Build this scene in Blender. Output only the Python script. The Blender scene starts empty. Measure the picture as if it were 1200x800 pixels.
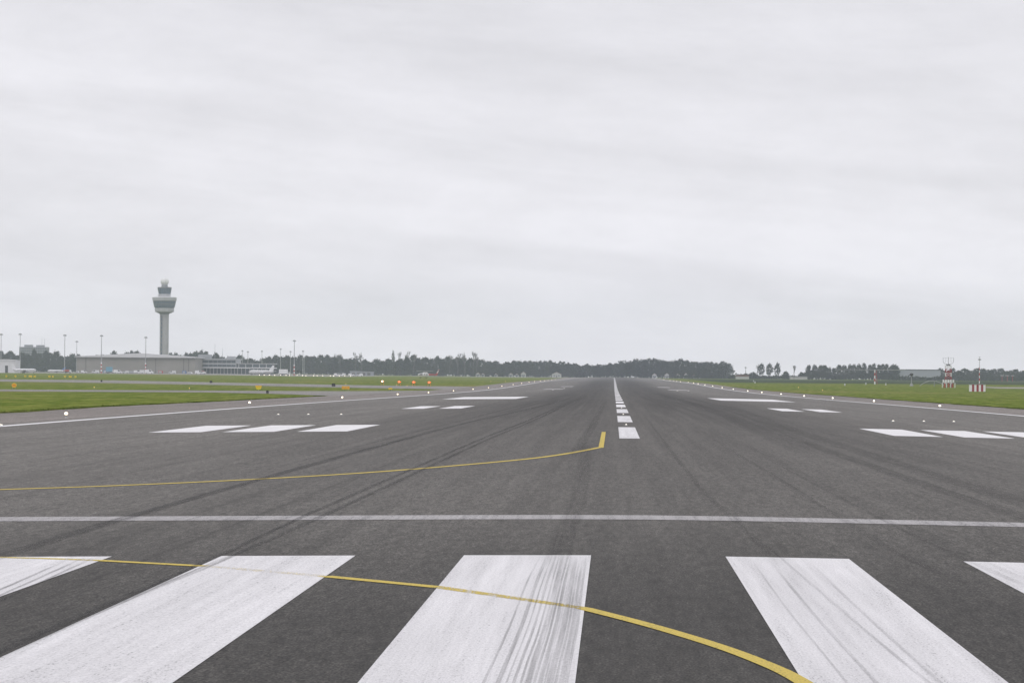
import bpy, math, random
from mathutils import Vector, Matrix
random.seed(11)
R = math.radians
S = bpy.context.scene
COL = S.collection
# ------------------------------------------------------------------ camera, sky, sun, exposure
cam = bpy.data.cameras.new('camera'); cam.lens = 114; cam.sensor_width = 36; cam.clip_start = .1; cam.clip_end = 30000
camo = bpy.data.objects.new('camera', cam); COL.objects.link(camo)
camo.location = (0, 0, 2.55); camo.rotation_euler = (1.5812033, -0.0079994, 0.0313048); S.camera = camo
SUN_EL, SUN_AZ = R(52), R(200)
W = bpy.data.worlds.new('World'); S.world = W; W.use_nodes = True
wn = W.node_tree; wn.nodes.clear()

class NT:
    """tiny node-tree helper"""
    def __init__(s, t): s.t = t
    def n(s, typ, ins=None, **kw):
        nd = s.t.nodes.new('ShaderNode' + typ)
        for k, v in kw.items(): setattr(nd, k, v)
        for k, v in (ins or {}).items(): s.put(nd.inputs[k], v)
        return nd
    def put(s, sock, v):
        if isinstance(v, bpy.types.NodeSocket): s.t.links.new(v, sock)
        elif isinstance(v, bpy.types.Node): s.t.links.new(v.outputs[0], sock)
        else:
            if isinstance(v, (tuple, list)) and sock.type == 'RGBA' and len(v) == 3: v = (*v, 1)
            sock.default_value = v
    def m(s, op, a, b=0., c=0., clamp=False):
        nd = s.n('Math', {0: a, 1: b, 2: c}, operation=op, use_clamp=clamp); return nd.outputs[0]
    def mix(s, f, a, b, mode='MIX'):
        nd = s.n('Mix', {0: f, 6: a, 7: b}, data_type='RGBA', blend_type=mode); return nd.outputs[2]
    def noise(s, vec, scale, detail=4, rough=.55):
        return s.n('TexNoise', {'Vector': vec, 'Scale': scale, 'Detail': detail, 'Roughness': rough}).outputs[0]
    def ramp(s, v, lo, hi, a=0., b=1.):
        return s.n('MapRange', {0: v, 1: lo, 2: hi, 3: a, 4: b}, clamp=True).outputs[0]
    def scale(s, vec, sc):
        return s.n('Mapping', {0: vec, 3: sc}).outputs[0]

t = NT(wn)
tc = t.n('TexCoord')
sky = t.n('TexSky', sky_type='NISHITA', sun_disc=False, sun_elevation=SUN_EL, sun_rotation=SUN_AZ, air_density=1.0, dust_density=3.0)
sep = t.n('SeparateXYZ', {0: tc.outputs['Generated']})
zz = t.m('MAXIMUM', sep.outputs[2], 0.)
sl = t.m('ADD', t.m('MULTIPLY', sep.outputs[2], 26.), t.m('MULTIPLY', sep.outputs[0], 1.9))   # cloud rolls, slightly aslant
cv = t.n('CombineXYZ', {0: t.m('MULTIPLY', sep.outputs[0], 2.6), 1: t.m('MULTIPLY', sep.outputs[1], 2.6), 2: sl}).outputs[0]
n1 = t.n('TexNoise', {'Vector': cv, 'Scale': 1.3, 'Detail': 5, 'Roughness': .5, 'Distortion': .5}).outputs[0]
n2 = t.n('TexNoise', {'Vector': t.scale(cv, (4.5, 4.5, 1.35)), 'Scale': 1.7, 'Detail': 8, 'Roughness': .66, 'Distortion': .15}).outputs[0]
cl = t.m('ADD', t.m('MULTIPLY', t.ramp(n1, .34, .66, -1, 1), .072), t.m('MULTIPLY', t.ramp(n2, .3, .7, -1, 1), .055))
grad = t.m('ADD', t.ramp(zz, 0., .11, 1.19, 1.0), t.m('MULTIPLY', t.ramp(zz, .14, 1.0), .30))       # an overcast sky is brighter overhead
br = t.m('MULTIPLY', t.m('ADD', cl, 1.), grad)
cloud = t.mix(1., (8.10, 8.00, 8.42, 1), t.n('CombineColor', {0: br, 1: br, 2: br}).outputs[0], 'MULTIPLY')
colr = t.mix(.95, sky.outputs[0], cloud)
bg = t.n('Background', {0: colr, 1: .1})
t.t.links.new(bg.outputs[0], t.n('OutputWorld').inputs[0])
sun = bpy.data.lights.new('sun', 'SUN'); sun.energy = 0.6; sun.angle = R(25); sun.color = (1, .96, .9)
suno = bpy.data.objects.new('sun', sun); COL.objects.link(suno)
suno.rotation_euler = (R(90) - SUN_EL, 0, R(180) - SUN_AZ)
S.view_settings.view_transform = 'Standard'; S.view_settings.look = 'None'
S.view_settings.exposure = 0; S.view_settings.gamma = 1; S.view_settings.use_curve_mapping = False
S.render.engine = 'CYCLES'; S.cycles.volume_bounces = 3

# ------------------------------------------------------------------ the lie of the land (metres; +Y runs down the runway)
XC = .68                                  # runway centreline
def ss(a, b, v):
    q = min(1, max(0, (v - a) / (b - a))); return q * q * (3 - 2 * q)
def gz(x, y):
    return (-.5 * (1 - math.cos(2 * math.pi * min(1, max(0, (y - 80) / 1600)))) + 1.2 * ss(1700, 3400, y)
            + 1.3 * ss(1200, 2600, y) * ss(100, 400, -x) - .0142 * (math.hypot(min(abs(x - XC), 38), 2.) - 2.))
GD = .03                                  # the turf lies this much under the pavement
def gg(x, y): return gz(x, y) - GD - .01

# ------------------------------------------------------------------ materials
MATS = {}
def base_mat(name):
    m = bpy.data.materials.new(name); m.use_nodes = True; m.node_tree.nodes.clear()
    q = NT(m.node_tree); q.out = q.n('OutputMaterial'); MATS[name] = m
    return m, q
def finish(q, col, rough, bump=None, bs=.3, bd=.02, spec=.4, metal=0., alpha=None):
    ins = {'Base Color': col, 'Roughness': rough, 'Specular IOR Level': spec, 'Metallic': metal}
    if bump is not None: ins['Normal'] = q.n('Bump', {'Strength': bs, 'Distance': bd, 'Height': bump}).outputs[0]
    b = q.n('BsdfPrincipled', ins); o = b.outputs[0]
    if alpha is not None:
        o = q.n('MixShader', {0: alpha, 1: q.n('BsdfTransparent').outputs[0], 2: o}).outputs[0]
    q.put(q.out.inputs[0], o)
def plain(name, col, rough=.6, var=.12, scale=.8, metal=0., spec=.4):
    m, q = base_mat(name); co = q.n('TexCoord').outputs['Object']
    f = q.noise(co, scale, 5)
    a = tuple(c * (1 - var) for c in col); b = tuple(min(1, c * (1 + var)) for c in col)
    finish(q, q.mix(q.ramp(f, .3, .7), a, b), rough, metal=metal, spec=spec); return m
def glow(name, col, st):
    m, q = base_mat(name)
    co = q.n('TexCoord').outputs['Object']; f = q.ramp(q.noise(co, 6., 2), .2, .8, .9, 1.1)
    q.put(q.out.inputs[0], q.n('Emission', {0: col, 1: q.m('MULTIPLY', f, st)}).outputs[0])
    m.cycles.emission_sampling = 'NONE'; return m

def asphalt(name, col, near_dark=False, rubber=False, tint=(1, 1, 1)):
    m, q = base_mat(name); pos = q.n('NewGeometry').outputs['Position']
    sx = q.n('SeparateXYZ', {0: pos}); X, Y = sx.outputs[0], sx.outputs[1]
    grain = q.noise(q.scale(pos, (19, 5, 5)), 1., 4, .8)
    grit = q.noise(q.scale(pos, (44, 13, 10)), 1., 2, .6)
    streak = q.noise(q.scale(pos, (1.5, .012, .1)), 1., 5, .65)
    lane = q.noise(q.scale(pos, (.22, .004, .1)), 1., 3, .5)
    blot = q.noise(q.scale(pos, (.35, .05, .1)), 1., 5, .6)
    k = q.m('MULTIPLY', q.ramp(grain, .3, .7, .42, 1.7), q.ramp(grit, .3, .7, .30, 1.85))
    sp2 = q.noise(q.scale(pos, (8, 1.0, 1)), 1., 4, .75); sp3 = q.noise(q.scale(pos, (2.4, .16, .2)), 1., 5, .7)
    k = q.m('MULTIPLY', k, q.m('MULTIPLY', q.ramp(sp2, .3, .7, .64, 1.42), q.ramp(sp3, .3, .7, .86, 1.14)))
    k = q.m('MULTIPLY', k, q.ramp(streak, .3, .7, .80, 1.18))
    k = q.m('MULTIPLY', k, q.ramp(lane, .3, .7, .90, 1.10))
    k = q.m('MULTIPLY', k, q.ramp(blot, .25, .75, .90, 1.10))
    ax = q.m('ABSOLUTE', q.m('SUBTRACT', X, XC))
    if near_dark:                          # the pavement ahead of the threshold bar darkens gradually towards the camera
        wob = q.noise(q.scale(pos, (.6, .1, .1)), 1., 3)
        e = q.ramp(q.m('ADD', Y, q.m('MULTIPLY', wob, 6.)), 38., 62., .50, 1.)
        k = q.m('MULTIPLY', k, e)
    if rubber:                             # rubber laid down either side of the centreline
        band = q.m('MULTIPLY', q.ramp(ax, 0., 4., .35, 1.), q.ramp(ax, 8.5, 17, 1., 0.))
        k = q.m('MULTIPLY', k, q.ramp(ax, 9., 20, 1., 1.42))            # the outer lanes carry no rubber
        along = q.m('MULTIPLY', q.ramp(Y, 90, 320), q.ramp(Y, 1300, 2400, 1., .35))
        fine = q.noise(q.scale(pos, (3.2, .006, .1)), 1., 5, .7)
        d = q.m('MULTIPLY', q.m('MULTIPLY', band, along), q.ramp(fine, .3, .66, .24, .62))
        k = q.m('MULTIPLY', k, q.m('SUBTRACT', 1., d))
    # construction joints between the paving lanes
    lane_j = q.m('PINGPONG', q.m('ADD', ax, .25), 3.75)
    j = q.ramp(lane_j, .02, .05, .86, 1.)
    k = q.m('MULTIPLY', k, j)
    c = q.mix(1., (*[a * b for a, b in zip(col, tint)], 1), q.n('CombineColor', {0: k, 1: k, 2: k}).outputs[0], 'MULTIPLY')
    finish(q, c, q.ramp(grain, .3, .7, .72, .95), grain, .5, .006, spec=.25)
    return m

def paint(name, col, wear, worn_col, streaks=1., alpha=False):
    """road paint, abraded along the runway; worn places show the pavement"""
    m, q = base_mat(name); pos = q.n('NewGeometry').outputs['Position']
    grain = q.noise(q.scale(pos, (26, 7, 6)), 1., 4, .8)
    grit = q.noise(q.scale(pos, (50, 14, 10)), 1., 2, .6)
    st = q.noise(q.scale(pos, (5.5, .10, .1)), 1., 5, .7)
    big = q.noise(q.scale(pos, (1.1, .09, .1)), 1., 4, .6)
    k = q.m('MULTIPLY', q.ramp(st, .32, .68, 1. - .15 * streaks, 1.03), q.ramp(big, .3, .7, 1. - .10 * streaks, 1.04))
    k = q.m('MULTIPLY', k, q.m('MULTIPLY', q.ramp(grit, .3, .7, .84, 1.10), q.ramp(grain, .3, .7, .90, 1.06)))
    c = q.mix(1., (*col, 1), q.n('CombineColor', {0: k, 1: k, 2: k}).outputs[0], 'MULTIPLY')
    chip = q.m('ADD', q.m('MULTIPLY', grain, .55), q.m('MULTIPLY', grit, .45))
    chip = q.m('ADD', chip, q.m('MULTIPLY', q.m('SUBTRACT', st, .5), .35))
    f = q.ramp(chip, wear, wear + .07, 1., 0.)
    if alpha: finish(q, c, .7, grain, .3, .004, spec=.25, alpha=q.m('SUBTRACT', 1., f))
    else: finish(q, q.mix(q.m('MULTIPLY', f, .75), c, (*worn_col, 1)), .7, grain, .3, .004, spec=.25)
    return m

def skid(name, strength, col=(.022, .021, .023)):
    m, q = base_mat(name); pos = q.n('NewGeometry').outputs['Position']
    uv = q.n('UVMap').outputs[0]; us = q.n('SeparateXYZ', {0: uv})
    u = q.m('MULTIPLY', us.outputs[0], q.m('SUBTRACT', 1., us.outputs[0]))
    edge = q.ramp(u, .0, .16); v = us.outputs[1]
    ends = q.m('MULTIPLY', q.ramp(v, 0., .12), q.ramp(v, .8, 1., 1., 0.))
    fine = q.ramp(q.noise(q.scale(pos, (14, .12, .1)), 1., 4, .7), .3, .68)
    gr = q.ramp(q.noise(q.scale(pos, (40, 10, 8)), 1., 3, .7), .3, .65, .55, 1.)
    a = q.m('MULTIPLY', q.m('MULTIPLY', edge, ends), q.m('MULTIPLY', fine, gr))
    finish(q, col, .7, alpha=q.m('MULTIPLY', a, strength), spec=.3)
    return m

def grass_mat(name, a, b, c):
    m, q = base_mat(name); pos = q.n('NewGeometry').outputs['Position']
    big = q.noise(q.scale(pos, (.012, .006, .01)), 1., 5, .6)
    mid = q.noise(q.scale(pos, (.10, .035, .05)), 1., 6, .65)
    fin = q.noise(q.scale(pos, (1.6, .5, .5)), 1., 5, .7)
    col = q.mix(q.ramp(mid, .36, .64), (*a, 1), (*b, 1))
    col = q.mix(q.ramp(big, .52, .70, 0., .75), col, (*c, 1))
    clump = q.noise(q.scale(pos, (.7, .045, .1)), 1., 6, .75)
    col = q.mix(q.ramp(clump, .52, .68, 0., .75), col, (*c, 1))
    k = q.m('MULTIPLY', q.ramp(fin, .3, .7, .62, 1.4), q.ramp(clump, .3, .66, .50, 1.40))
    col = q.mix(1., col, q.n('CombineColor', {0: k, 1: k, 2: k}).outputs[0], 'MULTIPLY')
    finish(q, col, 1., fin, .4, .08, spec=.0)
    return m
def leaf_mat(name, a, b):
    m, q = base_mat(name); pos = q.n('NewGeometry').outputs['Position']
    rnd = q.n('ObjectInfo').outputs['Random']
    f = q.m('ADD', q.m('MULTIPLY', rnd, .5), q.m('MULTIPLY', q.ramp(q.noise(pos, .35, 4), .3, .7), .5))
    col = q.mix(f, (*a, 1), (*b, 1))
    d = q.n('BsdfDiffuse', {0: col}).outputs[0]; tr = q.n('BsdfTranslucent', {0: col}).outputs[0]
    q.put(q.out.inputs[0], q.n('MixShader', {0: .3, 1: d, 2: tr}).outputs[0]); return m

asphalt('asphalt', (.089, .0842, .0772), True, True)
asphalt('shoulder_asphalt', (.172, .154, .141))
asphalt('taxi_asphalt', (.20, .19, .178))
asphalt('concrete', (.24, .225, .205))
paint('white_paint', (.76, .75, .765), .335, (.16, .155, .16))
paint('grey_paint', (.42, .405, .41), .42, (.10, .10, .10), .6)
paint('far_white', (.80, .79, .80), .30, (.2, .2, .2), .4)
paint('yellow_paint', (.60, .46, .085), .36, (.1, .09, .06), .5)
paint('pale_yellow', (.76, .69, .52), .50, (.3, .3, .3), .5, True)
paint('thin_yellow', (.62, .48, .10), .45, (.3, .3, .3), .5, True)
paint('pale_seam', (.22, .215, .21), .50, (.1, .1, .1), .5, True)
skid('rubber', .60); skid('faint_rubber', .26); skid('stripe_rubber', .50, (.16, .157, .16))
grass_mat('grass', (.092, .145, .020), (.165, .198, .040), (.255, .215, .088))
grass_mat('crop', (.036, .055, .030), (.052, .072, .036), (.075, .085, .05))
grass_mat('verge', (.13, .125, .055), (.10, .13, .03), (.17, .14, .075))
leaf_mat('leaf_dark', (.012, .020, .014), (.044, .055, .030))
leaf_mat('leaf_mid', (.018, .028, .018), (.058, .070, .036))
plain('twig', (.11, .10, .09), .9)
plain('bark', (.07, .06, .05), .9)
plain('tower_concrete', (.40, .39, .41), .8, .08, .15)
plain('tower_slot', (.16, .165, .18), .7)
plain('tower_panel', (.44, .44, .46), .6, .08, .3)
plain('tower_glass', (.07, .11, .16), .12, .3, .5, spec=.6)
plain('radome', (.80, .80, .80), .5, .04)
plain('white_metal', (.70, .70, .72), .45, .08)
plain('grey_metal', (.30, .31, .33), .5)
plain('dark_metal', (.06, .062, .068), .5)
plain('hangar_wall', (.29, .275, .255), .8, .10, .06)
plain('hangar_line', (.15, .145, .14), .8)
plain('roof_white', (.66, .66, .68), .6, .05, .05)
plain('glass_blue', (.07, .09, .105), .15, .3, .1, spec=.6)
plain('facade_pale', (.42, .43, .45), .6, .1, .1)
plain('block_wall', (.30, .30, .34), .8, .08, .1)
plain('red_paint', (.45, .06, .05), .5, .1)
plain('dark_red', (.30, .03, .04), .5, .1)
plain('white_gloss', (.80, .80, .82), .3, .05)
plain('blue_paint', (.05, .16, .42), .4, .1)
plain('sky_blue', (.15, .34, .46), .5, .1)
plain('yellow_sign', (.85, .50, .02), .4, .08)
plain('lemon_sign', (.78, .62, .03), .4, .08)
plain('orange_paint', (.80, .30, .03), .5, .1)
plain('black', (.015, .015, .017), .5)
plain('tyre', (.02, .02, .02), .8)
plain('roof_tile', (.17, .08, .06), .8, .2)
plain('house_white', (.50, .50, .50), .8, .06)
plain('shed_wall', (.33, .35, .40), .6, .07, .05)
plain('galvanised', (.38, .39, .40), .45, .1)
glow('lamp_warm', (1., .84, .60), 4.)
glow('lamp_white', (1., .90, .72), 5.)
glow('lamp_red', (1., .13, .06), 4.)
glow('lamp_amber', (1., .62, .10), 2.2)
glow('lamp_inset', (1., .93, .82), 1.8)

# ------------------------------------------------------------------ mesh helpers
class MB:
    def __init__(s): s.v = []; s.f = []; s.uv = None
    def add(s, vs, fs):
        o = len(s.v); s.v += [tuple(p) for p in vs]; s.f += [tuple(i + o for i in f) for f in fs]; return s
    def box(s, x0, x1, y0, y1, z0, z1):
        return s.add([(x, y, z) for z in (z0, z1) for x, y in ((x0, y0), (x1, y0), (x1, y1), (x0, y1))],
                     [(3, 2, 1, 0), (4, 5, 6, 7), (0, 1, 5, 4), (1, 2, 6, 5), (2, 3, 7, 6), (3, 0, 4, 7)])
    def prism(s, poly, a, b, axis='y'):
        n = len(poly); mk = {'y': lambda p, d: (p[0], d, p[1]), 'z': lambda p, d: (p[0], p[1], d), 'x': lambda p, d: (d, p[0], p[1])}[axis]
        return s.add([mk(p, a) for p in poly] + [mk(p, b) for p in poly],
                     [tuple(range(n)), tuple(range(2 * n - 1, n - 1, -1))] + [(i + n, (i + 1) % n + n, (i + 1) % n, i) for i in range(n)])
    def tube(s, p, q, r0, r1=None, n=8):
        r1 = r0 if r1 is None else r1; p, q = Vector(p), Vector(q); d = (q - p).normalized()
        u = d.orthogonal().normalized(); w = d.cross(u); vs = []
        for c, r in ((p, r0), (q, r1)):
            vs += [c + (u * math.cos(a) + w * math.sin(a)) * r for a in [2 * math.pi * i / n for i in range(n)]]
        return s.add(vs, [tuple(range(n - 1, -1, -1)), tuple(range(n, 2 * n))] + [(i, (i + 1) % n, (i + 1) % n + n, i + n) for i in range(n)])
    def lathe(s, prof, n=24, axis='z', c=(0, 0, 0)):
        vs = []
        for r, h in prof:
            for i in range(n):
                a = 2 * math.pi * i / n; x, y = r * math.cos(a), r * math.sin(a)
                vs.append((x + c[0], y + c[1], h + c[2]) if axis == 'z' else (h + c[0], x + c[1], y + c[2]))
        fs = [tuple(range(n - 1, -1, -1)), tuple(range((len(prof) - 1) * n, len(prof) * n))]
        for k in range(len(prof) - 1):
            fs += [(k * n + i, k * n + (i + 1) % n, (k + 1) * n + (i + 1) % n, (k + 1) * n + i) for i in range(n)]
        return s.add(vs, fs)
    def ball(s, c, r, n=12, m=8, sx=1, sy=1, sz=1):
        prof = [(max(1e-3, math.sin(math.pi * k / m)), -math.cos(math.pi * k / m)) for k in range(m + 1)]
        o = len(s.v); s.lathe(prof, n)
        for i in range(o, len(s.v)):
            x, y, z = s.v[i]; s.v[i] = (x * r * sx + c[0], y * r * sy + c[1], z * r * sz + c[2])
        return s
    def mesh(s, name, mat, smooth=False):
        me = bpy.data.meshes.new(name); me.from_pydata(s.v, [], s.f); me.materials.append(MATS[mat])
        if smooth: me.polygons.foreach_set('use_smooth', [True] * len(me.polygons))
        if s.uv:
            l = me.uv_layers.new(name='UVMap')
            for i, lp in enumerate(me.loops): l.data[i].uv = s.uv[lp.vertex_index]
        me.update(); return me
    def build(s, name, mat, parent=None, smooth=False):
        return link(name, s.mesh(name, mat, smooth), parent)
def link(name, data, parent=None, loc=(0, 0, 0)):
    o = bpy.data.objects.new(name, data); COL.objects.link(o); o.parent = parent; o.location = loc; return o
def tag(o, label, cat, group=None):
    o['label'] = label; o['category'] = cat
    if group: o['group'] = group
    return o
def thing(name, label, cat, x, y, rz=0., group=None, z=None):
    o = bpy.data.objects.new(name, None); COL.objects.link(o); o.empty_display_size = .5
    o.location = (x, y, gg(x, y) if z is None else z); o.rotation_euler = (0, 0, rz)
    return tag(o, label, cat, group)
def dup(root, x, y, rz=0., label=None, group=None, sc=None, z=None):
    r = root.copy(); COL.objects.link(r); r.location = (x, y, gg(x, y) if z is None else z); r.rotation_euler = (0, 0, rz)
    for ch in root.children:
        c = ch.copy(); COL.objects.link(c); c.parent = r
        for g in ch.children:
            d = g.copy(); COL.objects.link(d); d.parent = c
    if label: r['label'] = label
    if group: r['group'] = group
    if sc: r.scale = sc
    return r
def structure(o, **kw):
    o['kind'] = 'structure'
    for k, v in kw.items(): o[k] = v
    return o

# sheets that follow the lie of the land
YST = sorted(set([-150, -60, 0] + list(range(10, 1700, 10)) + list(range(1700, 3500, 50)) + [3500, 3700, 4000, 4400, 4900]))
XST = [-3500, -1500, -800] + list(range(-430, -90, 30)) + [-75, -55, XC - 38, XC - 26, XC - 18, XC - 12, XC - 8, XC - 5, XC - 3, XC - 1.5, XC, XC + 1.5, XC + 3, XC + 5, XC + 8, XC + 12, XC + 18, XC + 26, XC + 38, 55, 100, 300, 800, 1500, 3500]
def strip(mb, xa, xb, y0, y1, dz, far=2e-5):
    """a sheet between x=xa(y) and x=xb(y), split where the ground bends"""
    fa = xa if callable(xa) else (lambda y: xa); fb = xb if callable(xb) else (lambda y: xb)
    ys = [y0] + [y for y in YST if y0 + .5 < y < y1 - .5] + [y1]
    rows = []
    for i, y in enumerate(ys):
        a, b = fa(y), fb(y); xs = [a] + [x for x in XST if a + .02 < x < b - .02] + [b]
        if rows and len(xs) != len(rows[-1]):
            n = len(rows[-1]); xs = [a + (b - a) * k / (n - 1) for k in range(n)]
        rows.append([(x, y, gz(x, y) + dz + far * max(0, y)) for x in xs])
    w = len(rows[0]); o = len(mb.v); L = y1 - y0
    if mb.uv is None and not o: mb.uv = []
    for r in rows:
        for k, p in enumerate(r):
            mb.v.append(p)
            if mb.uv is not None: mb.uv.append((k / (w - 1), (p[1] - y0) / L))
    for i in range(len(rows) - 1):
        for k in range(w - 1):
            q = o + i * w + k; mb.f.append((q, q + 1, q + w + 1, q + w))
    return mb
def lerp(tab):
    def f(y):
        if y <= tab[0][0]: return tab[0][1]
        for (a, b), (c, d) in zip(tab, tab[1:]):
            if y <= c: return b + (d - b) * (y - a) / (c - a)
        return tab[-1][1]
    return f
def cross(mb, lo, hi, x0, x1, dz, far=2e-5, step=8.):
    """a sheet between y=lo(x) and y=hi(x): pavement that runs across the view"""
    n = max(2, int((x1 - x0) / step) + 1); xs = [x0 + (x1 - x0) * i / (n - 1) for i in range(n)]; m = 12; o = len(mb.v)
    for x in xs:
        for k in range(m + 1):
            y = lo(x) + (hi(x) - lo(x)) * k / m; mb.v.append((x, y, gz(x, y) + dz))
    for i in range(n - 1):
        for k in range(m):
            q = o + i * (m + 1) + k; mb.f.append((q, q + m + 1, q + m + 2, q + 1))
    return mb

# ------------------------------------------------------------------ the ground and its pavements
mb = MB()
for y in YST:
    for x in XST: mb.v.append((x, y, gz(x, y) - GD))
nx = len(XST)
mb.f = [(i * nx + k, i * nx + k + 1, (i + 1) * nx + k + 1, (i + 1) * nx + k) for i in range(len(YST) - 1) for k in range(nx - 1)]
structure(mb.build('ground', 'grass'))
RW = 36.
runway = structure(strip(MB(), XC - RW, XC + RW, -150, 3300, 0, 0).build('runway', 'asphalt'))
structure(strip(MB(), lerp([(0, -46.2), (250, -46.2), (300, -47.4), (380, -46.6), (520, -47.6), (900, -47), (3300, -44)]), XC - RW, -150, 3300, 0, 0).build('runway_shoulder', 'shoulder_asphalt'))
structure(strip(MB(), XC + RW, lerp([(0, 45.5), (370, 46.), (700, 49), (1100, 44), (3300, 42)]), -150, 3300, 0, 0).build('runway_shoulder', 'shoulder_asphalt'))
structure(cross(MB(), lerp([(-900, 560), (-300, 590), (-120, 612), (-80, 640), (-62, 600), (-46.5, 540)]),
      lerp([(-900, 660), (-300, 690), (-120, 705), (-75, 738), (-58, 765), (-46.5, 830)]), -900, -46.7, -.008, 4).build('exit_taxiway', 'taxi_asphalt'))
structure(cross(MB(), lerp([(-900, 1230), (-300, 1195), (-200, 1165), (-130, 1060), (-80, 960), (-46.6, 905)]),
      lerp([(-900, 1400), (-300, 1370), (-210, 1350), (-130, 1200), (-80, 1110), (-46.6, 1085)]), -900, -46.7, -.008, 4).build('parallel_taxiway', 'taxi_asphalt'))
structure(cross(MB(), lambda x: 1262., lambda x: 1390., 150, 900, -.008, 20).build('crossing_taxiway', 'concrete'))
structure(cross(MB(), lambda x: 2440., lambda x: 3150., -900, -205, -.008, 15).build('apron', 'concrete'))
structure(cross(MB(), lambda x: 3020., lambda x: 3290., -204, -44.5, -.008, 15).build('end_taxiway', 'concrete'))
structure(cross(MB(), lambda x: 3301., lambda x: 3400., -300, 260, .0, 15).build('perimeter_road', 'taxi_asphalt'))
structure(cross(MB(), lambda x: 1790., lambda x: 2980., 62, 900, -.006, 30).build('field', 'crop'))
structure(cross(MB(), lambda x: 3410., lambda x: 3560., 110, 900, -.004, 30).build('field', 'crop'))

# ------------------------------------------------------------------ markings painted on the runway (children of it)
def mark(name, mat, xa, xb, y0, y1, dz=.004):
    return strip(MB(), xa, xb, y0, y1, dz).build(name, mat, runway)
for a, b in [(-15.9, -14.0), (-12.45, -10.6), (-9.0, -7.15), (-5.58, -3.66), (-2.11, -.30), (1.61, 3.36), (4.98, 6.78), (8.4, 10.2), (11.8, 13.6), (15.2, 17.)]:
    mark('threshold_stripe', 'white_paint', a, b, 16, 46.2)         # stripes either side of the wider centre gap
b = strip(MB(), XC - RW + 1, XC + RW - 1, 57.8, 59.6, .004); b.build('threshold_bar', 'grey_paint', runway)
for k in range(60):                           # dashed centreline
    y0 = 133.4 + k * 49.4
    if y0 < 3200: mark('centreline_dash', 'white_paint' if k < 3 else 'far_white', XC - .42, XC + .42, y0, y0 + 30.4)
for sx in (-1, 1):
    mark('edge_line', 'far_white', XC + sx * 34.6 - .45, XC + sx * 34.6 + .45, 60, 3280)
    for a, b in ([(-15.05, -12.65), (-18.6, -16.15), (-22.15, -19.65)] if sx < 0 else [(13.3, 15.6), (16.6, 19.0), (19.95, 22.3)]):
        mark('touchdown_bar', 'far_white', a, b, 154, 176)
    for a in (13.6, 16.8):
        c = XC + sx * (a + .95); mark('touchdown_bar', 'far_white', c - .95, c + .95, 275, 303)
    c = XC + sx * 18.4; mark('aiming_point_bar', 'far_white', c - 4.9, c + 4.9, 428, 492)
    c = XC + sx * 19; mark('touchdown_bar', 'pale_seam', c - 1.2, c + 1.2, 388, 402)
    for y0, a, w in [(880, 17.3, 5.4), (1050, 16, 4)]:
        c = XC + sx * a; mark('touchdown_bar', 'grey_paint', c - w / 2, c + w / 2, y0, y0 + 50)
mark('pavement_joint', 'pale_seam', -26, 14, 135.0, 135.35)

def ribbon(name, mat, pts, width, dz=.006, parent=None):
    """a painted line along plan points; width may vary along it"""
    c = []
    for i in range(len(pts) - 1):               # Catmull-Rom
        p0, p1, p2, p3 = [Vector(pts[max(0, min(len(pts) - 1, j))][:2]) for j in (i - 1, i, i + 1, i + 2)]
        w1, w2 = (width[i], width[i + 1]) if isinstance(width, list) else (width, width)
        for k in range(8):
            u = k / 8
            q = .5 * ((2 * p1) + (p2 - p0) * u + (2 * p0 - 5 * p1 + 4 * p2 - p3) * u * u + (3 * p1 - p0 - 3 * p2 + p3) * u ** 3)
            c.append((q, w1 + (w2 - w1) * u))
    c.append((Vector(pts[-1][:2]), width[-1] if isinstance(width, list) else width))
    m = MB(); m.uv = []
    for i, (p, w) in enumerate(c):
        d = (c[min(i + 1, len(c) - 1)][0] - c[max(i - 1, 0)][0]).normalized(); nrm = Vector((d.y, -d.x))
        for s_ in (-.5, .5):
            q = p + nrm * w * s_; m.v.append((q.x, q.y, gz(q.x, q.y) + dz + 2e-5 * q.y)); m.uv.append((s_ + .5, i / (len(c) - 1)))
    m.f = [(2 * i, 2 * i + 1, 2 * i + 3, 2 * i + 2) for i in range(len(c) - 1)]
    return m.build(name, mat, parent or runway)
ribbon('taxi_line', 'yellow_paint', [(-36, 62), (-20, 69.5), (-14.1, 74.5), (-11.6, 77.1), (-8.95, 81.2), (-6.17, 87.4), (-3.1, 98), (-1.62, 106), (-.45, 116.3)], [.5, .46, .42, .39, .36, .33, .29, .25, .22])
mark('taxi_line', 'yellow_paint', -.52, -.335, 115.6, 149, .0075)
YB = [(-10.5, 46.9), (-8.33, 45.86), (-7.2, 45.2), (-5.5, 43.7), (-3.67, 41.4), (-2.1, 39.2), (-.31, 35.65), (.38, 33.3), (1.0, 30.85), (1.39, 28.86), (1.6, 27.3), (1.85, 24.5)]
WB = [.24, .24, .24, .24, .24, .23, .19, .18, .17, .165, .165, .165]
for a, b_, mt in [(0, 2, 'thin_yellow'), (2, 3, 'yellow_paint'), (3, 4, 'pale_yellow'), (4, 5, 'yellow_paint'), (5, 6, 'thin_yellow'), (6, 11, 'yellow_paint')]:
    ribbon('taxi_line', mt, YB[a:b_ + 1], WB[a:b_ + 1], .006)
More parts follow.
